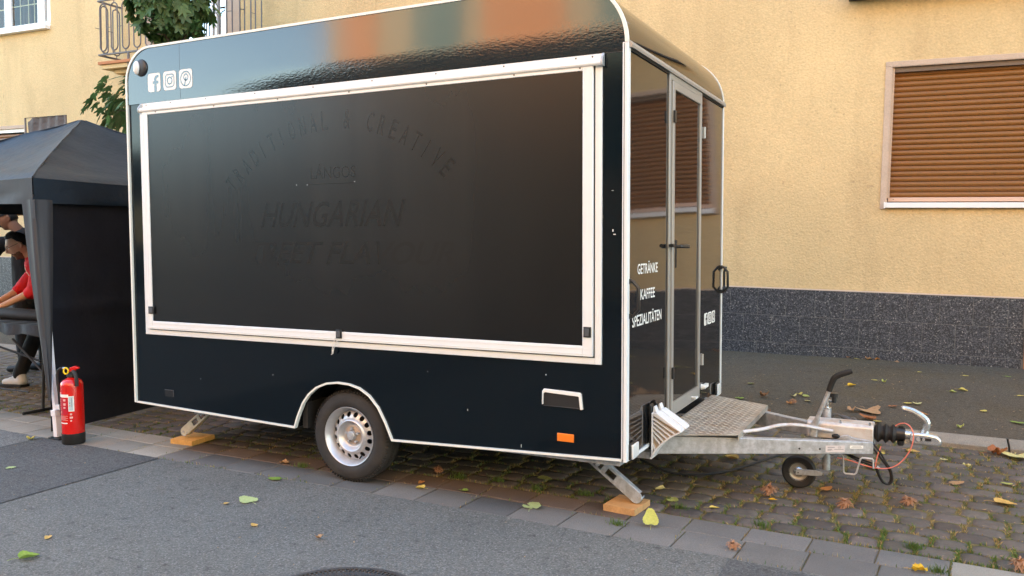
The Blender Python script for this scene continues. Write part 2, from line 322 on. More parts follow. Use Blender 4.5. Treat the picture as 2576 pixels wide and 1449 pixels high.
def streaks():
    N, L, b = nodes(HATCH)   # dried rain streaks on the foil
    g = N.new('ShaderNodeNewGeometry'); mp = N.new('ShaderNodeMapping'); mp.inputs['Scale'].default_value = (5,1,.30); L.new(g.outputs['Position'], mp.inputs[0])
    n = N.new('ShaderNodeTexNoise'); n.inputs['Scale'].default_value = 1; n.inputs['Detail'].default_value = 5; L.new(mp.outputs[0], n.inputs['Vector'])
    n2 = N.new('ShaderNodeTexNoise'); n2.inputs['Scale'].default_value = 1.3; n2.inputs['Detail'].default_value = 3; L.new(g.outputs['Position'], n2.inputs['Vector'])
    mu = N.new('ShaderNodeMath'); mu.operation = 'MULTIPLY'; L.new(n.outputs[0], mu.inputs[0]); L.new(n2.outputs[0], mu.inputs[1])
    r = N.new('ShaderNodeValToRGB'); r.color_ramp.elements[0].position = .12; r.color_ramp.elements[0].color = (.0125,.0135,.0145,1); r.color_ramp.elements[1].position = .46; r.color_ramp.elements[1].color = (.0205,.0208,.0205,1)
    L.new(mu.outputs[0], r.inputs[0])
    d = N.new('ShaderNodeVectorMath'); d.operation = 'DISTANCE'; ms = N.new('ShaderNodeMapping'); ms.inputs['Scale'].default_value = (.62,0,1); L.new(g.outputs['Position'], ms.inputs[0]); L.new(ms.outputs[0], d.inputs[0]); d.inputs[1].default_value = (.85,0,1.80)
    md = N.new('ShaderNodeMapRange'); md.inputs['From Min'].default_value = .55; md.inputs['From Max'].default_value = 1.25; md.inputs['To Min'].default_value = 1; md.inputs['To Max'].default_value = .38; L.new(d.outputs['Value'], md.inputs['Value'])   # colour darkens away from the middle of the flap
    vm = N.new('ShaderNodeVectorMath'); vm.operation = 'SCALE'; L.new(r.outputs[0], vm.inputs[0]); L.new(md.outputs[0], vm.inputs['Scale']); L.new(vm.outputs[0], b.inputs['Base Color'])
streaks()
GHOST = M('removed_lettering', (.0055,.0058,.006), .27, spec=.45)
ALU = M('white_lacquered_alu', (.76,.785,.80), .38, spec=.5, var=(3,.03))
ALU_GREY = M('anodised_alu', (.36,.345,.325), .40, metal=.3, spec=.6, var=(4,.04))
CREAM = M('cream_trim', (.78,.79,.74), .45)
RUBBER = M('black_rubber', (.016,.015,.015), .6, spec=.4)
PLASTIC = M('black_plastic', (.018,.018,.019), .38, spec=.5, var=(20,.2))
GREYPL = M('grey_plastic', (.075,.078,.085), .45)
TYRE = M('tyre_rubber', (.032,.030,.030), .75, spec=.35, var=(5,.25), col2=(.055,.047,.040), ramp=(.5,.75))
RIMM = M('silver_rim', (.56,.57,.60), .35, metal=.5, var=(8,.12), col2=(.42,.36,.32), ramp=(.6,.85))
GALV = M('galvanised_steel', (.50,.52,.55), .45, metal=.40, spec=.5, var=(26,.16), col2=(.36,.37,.38), ramp=(.4,.6), bump=(60,.08,.002))
GALV_DIRT = M('galvanised_stained', (.62,.60,.58), .45, metal=.3, var=(10,.12), col2=(.55,.42,.33), ramp=(.5,.72))
CHROME = M('bright_zinc', (.62,.64,.66), .25, metal=.8, var=(10,.1))
CHECKER = M('tread_plate_base', (.50,.46,.41), .5, metal=.35, var=(7,.15), col2=(.34,.26,.19), ramp=(.4,.7))
CHECKER_HI = M('tread_plate_lozenge', (.80,.77,.70), .35, metal=.45)
ORANGE_R = M('orange_reflector', (.85,.20,.02), .25, spec=.6, bump=(250,.3,.002))
CLEAR_L = M('clear_lamp_lens', (.72,.72,.72), .12, spec=.8)
WHITE = M('white_foil', (.82,.81,.78), .5)
INKDARK = M('dark_ink', (.03,.03,.035), .5); INKMID = M('grey_ink', (.2,.2,.22), .6)
WOOD_F = M('planed_wood_orange', (.50,.28,.12), .6, var=(6,.2), stretch=(1,8,1), fine=(60,.12)); WOOD_R = M('planed_wood_yellow', (.60,.33,.10), .6, var=(6,.2), stretch=(1,8,1), fine=(60,.12))
WOOD_END = M('wood_end_grain', (.62,.50,.28), .7, fine=(90,.2))
REDWIRE = M('red_breakaway_cable', (.75,.20,.14), .4)
STRING = M('white_string', (.7,.68,.64), .9)
CHOCK_W = M('white_plastic', (.74,.74,.76), .45, var=(8,.05)); CHOCK_I = M('yellowed_plastic', (.55,.44,.33), .6)
# tent, table, extinguisher
TENT = M('tent_polyester', (.012,.021,.033), .50, spec=.4, var=(3,.15), bump=[(3.2,.55,.03),(11,.18,.01)])
TENT_WALL = M('tent_wall_black', (.012,.013,.019), .6, spec=.25, var=(3,.2), bump=[(3,.6,.03),(9,.2,.01)])
TENT_GREY = M('tent_grey_side', (.030,.031,.037), .6, var=(3,.12), bump=[(6,.2,.02)], stretch=(1,1,.35))
BANNER = M('banner_cloth', (.085,.066,.062), .65, var=(4,.2), bump=[(5,.9,.03)], stretch=(1,1,2))
LEGWHITE = M('white_leg_paint', (.80,.80,.84), .4)
RED = M('extinguisher_red', (.62,.008,.006), .25, spec=.6, coat=.3)
YELLOW = M('yellow_pin', (.85,.60,.02), .4)
LABELBLUE = M('pale_blue_label', (.45,.58,.62), .4)
CLOTH = M('table_cloth_black', (.014,.014,.017), .7, bump=(8,.5,.02))
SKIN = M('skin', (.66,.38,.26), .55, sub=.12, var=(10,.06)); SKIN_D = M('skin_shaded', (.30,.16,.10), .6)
HAIR = M('dark_hair', (.018,.012,.009), .6, bump=(60,.8,.01)); BEARD = M('short_beard', (.17,.09,.05), .8, bump=(150,.8,.004))
SHIRT = M('red_cotton', (.72,.010,.020), .8, var=(9,.15), bump=[(7,.7,.025),(25,.25,.008)]); BLACKCL = M('black_cotton', (.012,.012,.013), .85, bump=[(7,.5,.02)])
SNEAK = M('grey_sneaker', (.55,.58,.62), .7, bump=(30,.3,.005))
# plants
MAPLE = M('maple_leaf_green', (.07,.135,.045), .5, spec=.4, trans=.22, objvar=.35, hue=.02, coords='OBJ')
BARK = M('bark', (.07,.05,.035), .9, bump=(30,.6,.01))
LEAFCOL = {k: M('fallen_'+k, c, .65, spec=.3, trans=.12, coords='OBJ', var=(7,.18), col2=c2, ramp=(.45,.75)) for k, c, c2 in [
 ('brown',(.30,.15,.07),(.18,.08,.04)),('green',(.22,.34,.06),(.30,.36,.08)),('tan',(.50,.30,.16),(.36,.19,.09)),('russet',(.36,.13,.05),(.22,.08,.03)),
 ('pale',(.66,.58,.26),(.52,.44,.18)),('yellow',(.70,.56,.14),(.55,.40,.10)),('olive',(.40,.42,.11),(.50,.45,.15)),('orange',(.55,.24,.08),(.40,.15,.05)),
 ('gold',(.72,.45,.04),(.60,.33,.04)),('ochre',(.62,.40,.12),(.45,.25,.08)),('bright',(.52,.50,.12),(.42,.42,.09)),('palegreen',(.50,.58,.26),(.42,.48,.18))]}
HUSK = M('dry_husk', (.38,.19,.10), .8, var=(30,.35)); HUSK.use_backface_culling = False
# ---------------------------------------------------------------- ground, road, pavers, cobbles, kerb, sidewalk
def interp(tab, x):
    if x <= tab[0][0]: return tab[0][1]
    for (a,b),(c,d) in zip(tab, tab[1:]):
        if x <= c: return b+(d-b)*(x-a)/(c-a)
    return tab[-1][1]
B0 = [(-40,.0),(-3,-.005),(-1.5,-.03),(0,-.085),(2.4,-.092),(3,-.112),(3.86,-.156),(4.75,-.20),(5.3,-.235),(9,-.45),(40,-2.0)]
b0 = lambda x: interp(B0, x)
b1 = lambda x: b0(x)+.255
b2 = lambda x: b0(x)+.458
KB = [(-40,3.6),(-4,3.05),(3.3,2.885),(4.1,2.83),(4.94,2.765),(5.45,2.755),(9,2.62),(40,1.6)]   # back of kerb
kb = lambda x: interp(KB, x)
kf = lambda x: kb(x)-.175
wall_y = lambda x: 5.719+(x-2.769)*.01746
def wall_z(x):
    return .18-(x-2.769)*.0078 if x > 0 else .18+2.769*.0078
XS = [-60,-40,-25,-18]+[i*.5 for i in range(-32,21)]+[14,20,40,60]
def strip(name, ylo, yhi, zlo, zhi, mat, xs=XS, kind='structure', parent=None):
    mb = MB(); V = []; F = []
    for x in xs: V += [(x, ylo(x), zlo(x)), (x, yhi(x), zhi(x))]
    for i in range(len(xs)-1): F.append((2*i, 2*i+2, 2*i+3, 2*i+1))
    mb.add(V, F); return mb.build(name, mat, parent, sharp=None, kind=kind, fix=False)
Z0 = lambda x: 0.0
g = MB(); g.box((-400,-400,-.12),(400,400,-.10)); g.build('ground', JOINT, kind='structure')
strip('road', lambda x: -12.0, lambda x: b0(x)-.002, Z0, Z0, ASPH)
road_patch = strip('road_patch', lambda x: -12.0, lambda x: b0(x)-.004, lambda x: .004, lambda x: .004, ASPH_DARK, xs=[-.94,-.6,-.2,.05,.31])
# a slightly skewed repair trench and paler asphalt to its left, sunlight painted into its colour
strip('road_sunlit_tone', lambda x: -12.0, lambda x: b0(x)-.004, lambda x: .0035, lambda x: .0035, ASPH_SUNLIT, xs=[-60,-20,-6,-3,-2,-1.5,-1.2,-.965])
s = MB(); s.add([(-.966,-12,.0032),(-.939,-12,.0032),(-.939,b0(-.94)-.003,.0032),(-.966,b0(-.96)-.003,.0032)],[(0,1,2,3)])
s.add([(.308,-12,.0032),(.314,-12,.0032),(.314,b0(.31)-.003,.0032),(.308,b0(.31)-.003,.0032)],[(0,1,2,3)]); s.build('road_seam', TAR, kind='structure', fix=False, sharp=None)
p2 = MB(); pts = [(4.145,-.53),(4.145,-.212),(4.158,-.198),(4.5,-.222),(5.2,-.262),(6.4,-.33),(6.4,-3.4),(4.12,-3.4)]
p2.prism(pts, lambda u,v,t: (u,v,t), -.004, .006); p2.build('road_patch', ASPH_DARK, kind='structure')
strip('joint_bed', lambda x: b0(x), lambda x: kf(x)+.02, lambda x: -.009, lambda x: -.009, JOINT)
# opposite pavement
strip('pavement_opposite', lambda x: -14.2, lambda x: -12.0, lambda x: .12, lambda x: .12, ASPH_WALK)
op = MB(); op.box((-60,-12.0,-.1),(60,-11.85,.121)); op.build('kerb_opposite', KERB, kind='structure')

def slab_mesh(name, w, d, mat, h=.05, seed=0, inset=.006):
    rnd = random.Random(seed); mb = MB(); V = []
    cr = [(-w/2,-d/2),(w/2,-d/2),(w/2,d/2),(-w/2,d/2)]
    def ring(k, z): return [(x-k*(1 if x>0 else -1), y-k*(1 if y>0 else -1), z) for x,y in cr]
    V = ring(0,-h)+ring(0,-.004)+ring(inset,0)
    V = [(x+rnd.uniform(-.0012,.0012), y+rnd.uniform(-.0012,.0012), z) for x,y,z in V]
    F = [(8,9,10,11)]
    for k in (0,4):
        for i in range(4): F.append((k+i,k+(i+1)%4,k+4+(i+1)%4,k+4+i))
    mb.add(V,F); return mb.mesh(name, mat, None, 30)
pav_root = thing('paver_strip', None, None, (0,0,0), kind='structure')
variants = {}
for key, mat in (('n',PAVER),('l',PAVER_PALE_SUNLIT),('b',PAVER_BROWN)):
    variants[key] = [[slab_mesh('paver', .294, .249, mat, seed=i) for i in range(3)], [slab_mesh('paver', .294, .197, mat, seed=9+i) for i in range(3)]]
k = 0
rnd = random.Random(3)
for i in range(-56, 15):
    for row in (0,1):
        xc = 3.70 + .30*i + (.009 if row == 0 else -.004) - .0
        ang = atan2(b0(xc+.15)-b0(xc-.15), .30)
        yc = (b0(xc)+b1(xc))/2 if row == 0 else (b1(xc)+b2(xc))/2
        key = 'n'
        if xc < .3: key = 'l'  # direct sun on the left pavers, painted as a paler slab colour
        elif row == 1 and .3 < xc < 3.5: key = 'b'
        elif row == 1 and xc > 5.05: key = 'l'
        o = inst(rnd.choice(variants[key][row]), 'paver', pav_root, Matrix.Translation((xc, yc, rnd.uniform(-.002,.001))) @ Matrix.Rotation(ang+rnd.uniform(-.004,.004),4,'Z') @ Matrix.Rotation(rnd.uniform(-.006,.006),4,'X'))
# cobbles: rows along the street, stones about 16 cm, uneven, rounded heads
def cobble_mesh(seed, lx, ly):
    rnd = random.Random(seed); mb = MB(); V = []; n = 16
    def outline(k, z, zj):
        out = []
        for j in range(n):
            a = 2*pi*(j+.5)/n; ca, sa = cos(a), sin(a); q = 1/ (abs(ca)**9+abs(sa)**9)**(1/9)
            rj = jit[j]
            out.append((ca*q*(lx/2)*rj*k, sa*q*(ly/2)*rj*k, z+rnd.uniform(-zj,zj)))
        return out
    jit = [rnd.uniform(.965,1.02) for _ in range(n)]
    V = outline(1.0,-.06,0)+outline(1.0,-.010,.001)+outline(.94,-.0015,.0015)+outline(.55,.001,.002)+[(0,0,.0015)]
    F = []
    for k in range(3):
        for j in range(n): F.append((k*n+j, k*n+(j+1)%n, (k+1)*n+(j+1)%n, (k+1)*n+j))
    for j in range(n): F.append((3*n+j, 3*n+(j+1)%n, 4*n))
    mb.add(V,F); return mb.v, mb.f, mb.mesh('cobble', COBBLE, None, None)
for mm_ in (): pass
cob_root = thing('cobbled_strip', None, None, (0,0,0), kind='structure')
CV = [cobble_mesh(50+i, lx, .1415) for i, lx in enumerate((.15,.165,.18,.195,.135,.172))]
CL = (.15,.165,.18,.195,.135,.172)
for c in CV: c[2].shade_smooth()
stones = []; JX = []
rnd = random.Random(11); nrow = 16
for r in range(nrow):
    x = -16 + rnd.uniform(0,.2)
    while x < 9:
        k = rnd.randrange(6); L_ = CL[k]; gap = rnd.uniform(.008,.022); xc = x+L_/2
        t = (r+.5)/nrow; ylo = b2(xc)+.012; yhi = kf(xc)-.008; pitch = (yhi-ylo)/nrow
        wob = .018*noise.noise(Vector((xc*.9, r*.6, 3)))
        yc = ylo+pitch*(r+.5)+wob*(1 if 0<r<nrow-1 else .2)
        zc = .004*noise.noise(Vector((xc*1.5,yc*1.5,0)))+rnd.uniform(-.004,.002)-.002
        stones.append((k, xc, yc, zc, rnd.uniform(-.03,.03), rnd.uniform(-.02,.02), pitch/.152))
        JX.append((x-gap/2, yc, r)); x += L_+gap
cp, cd = Vector((4.9377,-3.9778,1.466)), Vector((-0.44827653,0.8920286,-0.05773328)).normalized()
def view_size(p):
    d = Vector(p)-cp; z = d.dot(cd)
    if z < .3: return 0
    u = d.dot(_r)/z; v = d.dot(_d)/z
    if abs(u) > .635 or abs(v) > .37: return 0
    hid = 0
    return 1/z
def hidden(x, y):   # behind the tent wall or the trailer body as seen from the camera
    d = Vector((x,y,0))-cp
    t = (0-cp.y)/d.y if d.y else 0; xx = cp.x+d.x*t; zz = cp.z+d.z*t
    if 0 < t < 1 and 0.02 < xx < 3.56 and zz > .33: return True
    t = (-1.0-cp.x)/d.x if d.x < 0 else 0; yy = cp.y+d.y*t
    if 0 < t < 1 and .1 < yy < 3: return True
    return False
vis = sorted([s_ for s_ in stones if view_size((s_[1],s_[2],0)) > 0 and not hidden(s_[1],s_[2])], key=lambda s_: -view_size((s_[1],s_[2],0)))
top = set(id(s_) for s_ in vis[:300])
rest = MB()
for s_ in stones:
    k, xc, yc, zc, a, tl, sy = s_
    T = Matrix.Translation((xc,yc,zc)) @ Matrix.Rotation(a+atan2(b0(xc+.2)-b0(xc-.2),.4),4,'Z') @ Matrix.Rotation(tl,4,'X') @ Matrix.Diagonal((1,sy*.99,1,1))
    if id(s_) in top: inst(CV[k][2], 'cobble', cob_root, T)
    else:
        rest.T = T; rest.add(CV[k][0], CV[k][1])
rest.T = None
ro = rest.build('cobbles', COBBLE, cob_root, sharp=None, kind='stuff', fix=False); ro.data.shade_smooth()
# grass, moss and straw in the joints
gb = MB(); rnd = random.Random(5)
def blade(x, y, h, lean, mi, w=.0022):
    a = rnd.uniform(0,2*pi); dx, dy = cos(a), sin(a); lx, ly = rnd.uniform(-1,1)*lean, rnd.uniform(-1,1)*lean
    o = len(gb.v); z0 = -.008
    gb.v += [Vector((x-dx*w,y-dy*w,z0)), Vector((x+dx*w,y+dy*w,z0)), Vector((x+dx*w*.7+lx*.4,y+dy*w*.7+ly*.4,z0+h*.6)), Vector((x-dx*w*.7+lx*.4,y-dy*w*.7+ly*.4,z0+h*.6)), Vector((x+lx,y+ly,z0+h))]
    gb.f += [[o,o+1,o+2,o+3],[o+3,o+2,o+4]]; gb.mi += [mi,mi]
def tuft_density(x, y): return noise.noise(Vector((x*1.1+7, y*2.2, 1.3)))
for s_ in stones:
    k, xc, yc, zc, a, tl, sy = s_
    if xc < -4.2 or xc > 6.6: continue
    near = xc > 2.2
    L_ = CL[k]; dens = .55+1.6*tuft_density(xc, yc)
    edge = yc < b2(xc)+.35
    if edge: dens += .45
    n = int(max(0, dens)*(46 if near else 18))
    if rnd.random() < .10: n += 18
    for i in range(n):
        if rnd.random() < .62: px = xc-L_/2-.008+rnd.uniform(-.012,.012); py = yc+rnd.uniform(-.07,.07)
        else: px = xc+rnd.uniform(-L_/2,L_/2); py = yc-.076+rnd.uniform(-.009,.009)
        green = rnd.random() < (.75 if edge else .34)
        blade(px, py, rnd.uniform(.009,.020 if not green else .026), .020, 0 if green else 1, .0028)
for i in range(-14, 11):   # joints of the pavers
    for q in range(26):
        x = 3.55+.3*i+rnd.uniform(-.006,.006); y = b0(x)+rnd.uniform(0,.455)
        if tuft_density(x*2,y) > -.05 and rnd.random() < .6: blade(x,y,rnd.uniform(.014,.024),.008,0 if rnd.random()<.5 else 1)
    for q in range(60):
        x = 3.55+.3*i+rnd.uniform(0,.3)
        yy = (b0(x)-.001, b1(x), b2(x)+.004)[rnd.choice((0,0,1,2,2,2))]
        if tuft_density(x*1.6+3, yy) > .02: blade(x, yy+rnd.uniform(-.006,.006), rnd.uniform(.014,.03), .01, 0 if rnd.random() < .6 else 1)
for tx, ty in ((1.32,.17),(3.53,.02),(4.9,.33),(5.0,.06),(2.35,.42),(2.62,.44),(2.9,.4),(3.2,.42),(3.75,.42),(4.2,.33)):
    for q in range(70): blade(tx+rnd.gauss(0,.022), ty+rnd.gauss(0,.012), rnd.uniform(.02,.05), .02, 0)
go = gb.build('grass', [GRASS, STRAW], None, sharp=None, kind='stuff', fix=False)
# dry crumbs and stalk bits lying about
db = MB(); rnd = random.Random(8)
def crumb(x, y, z, s_):
    a = rnd.uniform(0,2*pi); l = s_*rnd.uniform(.6,1.6); w = s_*rnd.uniform(.15,.5); c_, n_ = cos(a), sin(a)
    db.add([(x-c_*l-n_*w*.2,y-n_*l+c_*w*.2,z+.002),(x+n_*w,y-c_*w,z+.002),(x+c_*l,y+n_*l,z+.004+s_*.3),(x-n_*w,y+c_*w,z+.003)],[(0,1,2,3)])
sw_z = lambda x,y: .065+(y-kb(x))*(wall_z(x)-.065)/(wall_y(x)-kb(x))
for i in range(2600):
    s_ = stones[rnd.randrange(len(stones))]; x = s_[1]-CL[s_[0]]/2-.008+rnd.gauss(0,.01) if rnd.random()<.5 else s_[1]+rnd.uniform(-.08,.08); y = s_[2]+rnd.uniform(-.07,.07) if abs(x-s_[1])>.07 else s_[2]-.076+rnd.gauss(0,.008)
    if not (-3.5 < x < 6.6): continue
    crumb(x,y,.0,rnd.uniform(.004,.011))
for i in range(900):
    x = rnd.uniform(-3.5,6.6); y = rnd.uniform(b2(x)-.1, kf(x)); crumb(x,y,.001,rnd.uniform(.003,.010))
for i in range(420):
    x = rnd.uniform(1.5,6.2); y = rnd.uniform(kb(x), wall_y(x)-.05); crumb(x,y,sw_z(x,y),rnd.uniform(.004,.010))
for i in range(260):
    x = rnd.uniform(-2.5,5.6); y = rnd.uniform(-2.6, b2(x)); crumb(x,y,.003,rnd.uniform(.003,.007))
for i in range(300):
    x = rnd.uniform(2.5,6.2); y = kf(x)-rnd.uniform(0,.06); crumb(x,y,.003,rnd.uniform(.005,.016))
db.build('leaf_litter', DEBRIS, None, sharp=None, kind='stuff', fix=False)
# kerb stones
kerb_root = thing('kerb', None, None, (0,0,0), kind='structure')
x = 5.448-14*1.0
while x < 8.5:
    a, b = x+.006, x+.994; ang = 0; mb = MB(); V = []
    for q in (a, b):
        V += [(q, kf(q), -.06),(q, kf(q), .024),(q, kf(q)+.016, .036),(q, kb(q)-.004, .060),(q, kb(q), .052),(q, kb(q), -.06)]
    F = [(0,1,2,3,4,5)[::-1], (6,7,8,9,10,11)]+[(i,i+6,(i+1)%6+6,(i+1)%6) for i in range(6)]
    mb.add(V,F); mb.build('kerb_stone', KERB, kerb_root, sharp=30, bevel=.004)
    x += 1.0
strip('sidewalk', lambda x: kb(x)+.001, lambda x: wall_y(x)+.02, lambda x: .056, lambda x: wall_z(x)+.0006, ASPH_WALK)
# manhole
mh = thing('manhole_cover', 'round cast iron manhole cover set in the asphalt at the lower edge', 'manhole cover', (2.825,-1.37,.004))
m1 = MB(); m1.lathe([(.372,-.02),(.372,.007),(.350,.008),(.350,-.02)], (2.825,-1.37,0), 'Z', 64); 
m1.build('rim', CASTIRON, mh)
m1 = MB(); m1.lathe([(.0,.003),(.326,.003),(.330,-.02)], (2.825,-1.37,0), 'Z', 64); m1.build('lid', CASTIRON, mh)
m1 = MB(); 
for j in range(110):
    a = 2*pi*j/110; c_ = Vector((2.825+.338*cos(a), -1.37+.338*sin(a), .003)); m1.obox(c_, (.020,.007,.008), (cos(a),sin(a),0))
for j in range(60):
    a = 2*pi*j/60; c_ = Vector((2.825+.29*cos(a), -1.37+.29*sin(a), .004)); m1.obox(c_, (.03,.012,.008), (cos(a+.5),sin(a+.5),0))
m1.build('ribs', CASTIRON, mh, sharp=20)
# ---------------------------------------------------------------- apartment block with stucco wall, tiled plinth, windows and balcony
BO = Vector((2.769,5.719,.18)); th = radians(1); tl = .020
bt = Vector((cos(th),sin(th),0)); bnn = Vector((-sin(th),cos(th),0)); bz = Vector((0,0,1))
es = bt*cos(tl)-bz*sin(tl); eh = bz*cos(tl)+bt*sin(tl)
BM = Matrix(((es.x,bnn.x,eh.x,BO.x),(es.y,bnn.y,eh.y,BO.y),(es.z,bnn.z,eh.z,BO.z),(0,0,0,1)))   # local: s along, d into the house, h up
bld = thing('apartment_building', 'pale yellow stucco apartment block with dark speckled plinth behind the trailer', 'building', mat=BM)
S0, S1, H1 = -42.0, 16.0, 18.6
# openings: s0,s1,h0,h1
OPN = {'right':(1.70,3.30,1.70,3.12), 'upleft':(-14.2,-11.60,4.78,6.3), 'lowleft':(-14.3,-12.35,1.5,3.05), 'balcdoor':(-9.05,-7.55,3.95,6.15)}
extra = []
for s in (-20,-25,-30,8.0): extra.append((s,s+1.6,1.7,3.12))
for lv in range(1,6):
    for s in (-32,-26,-20,-3.5,1.2,6.5,11): 
        if lv <= 5: extra.append((s,s+1.5,4.78+(lv-1)*2.85 if lv<6 else 0,6.2+(lv-1)*2.85))
extra = [e for e in extra if e[3] < H1-.4]
ops = list(OPN.values())+extra
def wall_with_holes(mb, s0, s1, h0, h1, ops, d0=0.0, rev=.12):
    xs = sorted(set([s0,s1]+[v for o in ops for v in o[:2]])); hs = sorted(set([h0,h1]+[v for o in ops for v in o[2:]]))
    for a,b in zip(xs,xs[1:]):
        for c,d in zip(hs,hs[1:]):
            m_, n_ = (a+b)/2, (c+d)/2
            if any(o[0] < m_ < o[1] and o[2] < n_ < o[3] for o in ops): continue
            mb.add([(a,d0,c),(b,d0,c),(b,d0,d),(a,d0,d)],[(0,1,2,3)])
    for a,b,c,d in ops:
        mb.add([(a,d0,c),(a,d0+rev,c),(a,d0+rev,d),(a,d0,d)],[(0,1,2,3)]); mb.add([(b,d0,c),(b,d0+rev,c),(b,d0+rev,d),(b,d0,d)],[(3,2,1,0)])
        mb.add([(a,d0,c),(b,d0,c),(b,d0+rev,c),(a,d0+rev,c)],[(0,1,2,3)]); mb.add([(a,d0,d),(b,d0,d),(b,d0+rev,d),(a,d0+rev,d)],[(3,2,1,0)])
w = MB(BM); wall_with_holes(w, S0, S1, .74, H1, ops)
w.add([(S0,0,-.4),(S0,9,-.4),(S0,9,H1),(S0,0,H1)],[(0,1,2,3)]); w.add([(S1,0,-.4),(S1,9,-.4),(S1,9,H1),(S1,0,H1)],[(3,2,1,0)])
w.add([(S0,9,-.4),(S1,9,-.4),(S1,9,H1),(S0,9,H1)],[(3,2,1,0)]); w.add([(S0,0,H1),(S1,0,H1),(S1,9,H1),(S0,9,H1)],[(0,1,2,3)])
w.build('wall', STUCCO, bld, sharp=None, fix=False)
r_ = MB(BM); r_.box((S0+.1,.13,.1),(S1-.1,.20,H1-.1)); 
# plinth: grout backing, tiles 30.5 cm, half bond
p = MB(BM); p.box((S0,-.0285,-.5),(S1,.0,.7395)); p.cm = 0
pl = p.build('plinth', GROUT, bld)
cop = MB(BM); cop.prism([(-.032,.7397),(-.032,.744),(0,.752),(0,.7397)], lambda u,v,t:(t,u,v), S0, 3.0); cop.build('plinth_cap', STONE_TRIM, bld)
def tile_me(w_, h_):
    mb = MB(); V = []
    for k,z in ((0,.0),(0,-.011),(.0025,-.0135)):
        V += [(-w_/2+k,z,-h_/2+k),(w_/2-k,z,-h_/2+k),(w_/2-k,z,h_/2-k),(-w_/2+k,z,h_/2-k)]
    F = [(8,9,10,11)]
    for k in (0,4):
        for i in range(4): F.append((k+i,k+(i+1)%4,k+4+(i+1)%4,k+4+i))
    mb.add(V,F); return mb.mesh('tile', TERRAZZO, None, None)
rows = [(.442,.7385,.109),(.1305,.4395,.262),(-.20,.128,.109)]
for h0,h1,off in rows:
    tm = tile_me(.3025, h1-h0-.0015)
    for k in range(-2, 11):
        s = off+.3062*(k-0)+.153
        if s+.16 > 3.02 and s-.1 > 3.0: continue
        T = BM @ Matrix.Translation((s,-.0180,(h0+h1)/2)) @ Matrix.Rotation(random.uniform(-.002,.002),4,'Z')
        if s+.153 > 3.03: T = BM @ Matrix.Translation(((s-.151+3.0)/2,-.0178,(h0+h1)/2)) @ Matrix.Diagonal(((3.0-(s-.151))/.3025,1,1,1))
        inst(tm, 'tile', pl, T)
far = MB(BM)
for h0,h1,off in rows:
    for k in range(-130, -2):
        s = off+.3062*k+.153
        far.box((s-.1512,-.031,h0),(s+.1512,-.0185,h1-.0015))
for h0,h1,off in rows:
    for k in range(0, 42):
        s = 3.08+off*.5+.3062*k+.153
        far.box((s-.1512,-.031,h0),(s+.1512,-.0185,h1-.0015))
far.build('tiles', TERRAZZO, pl, kind='stuff', sharp=None)
dj = MB(BM); dj.box((3.02,-.05,-.1),(3.075,-.0325,.74)); dj.build('corner_strip', TILE_OR, bld)
# right window with roller shutter
rw = MB(BM); a,b,c,d = OPN['right']
rw.box((a-.062,-.012,1.63),(a,.0,d)); rw.box((a-.062,-.012,d),(b+.06,.0,d+.055)); rw.box((b,-.012,1.63),(b+.06,.0,d))
win = rw.build('window', STONE_TRIM, bld, bevel=.004)
rv = MB(BM); rv.box((a-.0005,-.0115,c),(a+.004,.119,d)); rv.box((a,-.0115,d-.004),(b,.119,d)); rv.box((a+.004,.012,c+.05),(a+.026,.10,d-.004)); rv.build('reveal', STONE_TRIM, win)
sl = MB(BM); sl.box((a-.008,-.055,1.645),(b+.01,.10,1.700)); sl.build('sill', WHITE_PVC, win, bevel=.003)
sc_ = MB(BM); sc_.box((a-.022,-.058,1.640),(a-.009,.0,1.706)); sc_.build('sill_end_cap', WHITE_PVC, win, bevel=.002)
br = MB(BM); br.box((a+.012,.045,1.712),(b-.01,.075,1.757)); br.build('shutter_bottom_rail', M('shutter_rail',(.62,.42,.33),.4,metal=.2), win, bevel=.003)
dot = MB(BM); dot.box((a+.060,.0435,1.732),(a+.068,.047,1.740)); dot.build('rail_screw', INKDARK, win)
bk = MB(BM); bk.box((a+.004,.105,c),(b,.115,d)); bk.build('shutter_backing', M('shutter_gap',(.10,.035,.012),.8), win)
def slat_mesh(L_, pitch, name='slat'):
    mb = MB(); n = 7; V = []; F = []
    for xx in (0, L_):
        for i in range(n):
            t = i/(n-1); V.append((xx, .030-.011*sin(pi*min(1,t*1.02))**.8, pitch*(t*.93)))
        V.append((xx,.045,pitch*.93)); V.append((xx,.045,0))
    m_ = n+2
    for i in range(m_): F.append((i,(i+1)%m_,m_+(i+1)%m_,m_+i))
    F.append(list(range(m_))[::-1]); F.append(list(range(m_,2*m_)))
    mb.add(V,F); return mb.mesh(name, SHUTTER, None, 50)
pitch = .0553; sm = slat_mesh(b-a-.014, pitch)
zz = 1.760
while zz < d-.07:
    inst(sm, 'slat', win, BM @ Matrix.Translation((a+.012,.048,zz))); zz += pitch
lint = MB(BM); lint.box((a+.004,.02,d-.055),(b,.10,d-.004)); lint.build('shutter_box_lip', M('shade_board',(.16,.11,.08),.7), win)
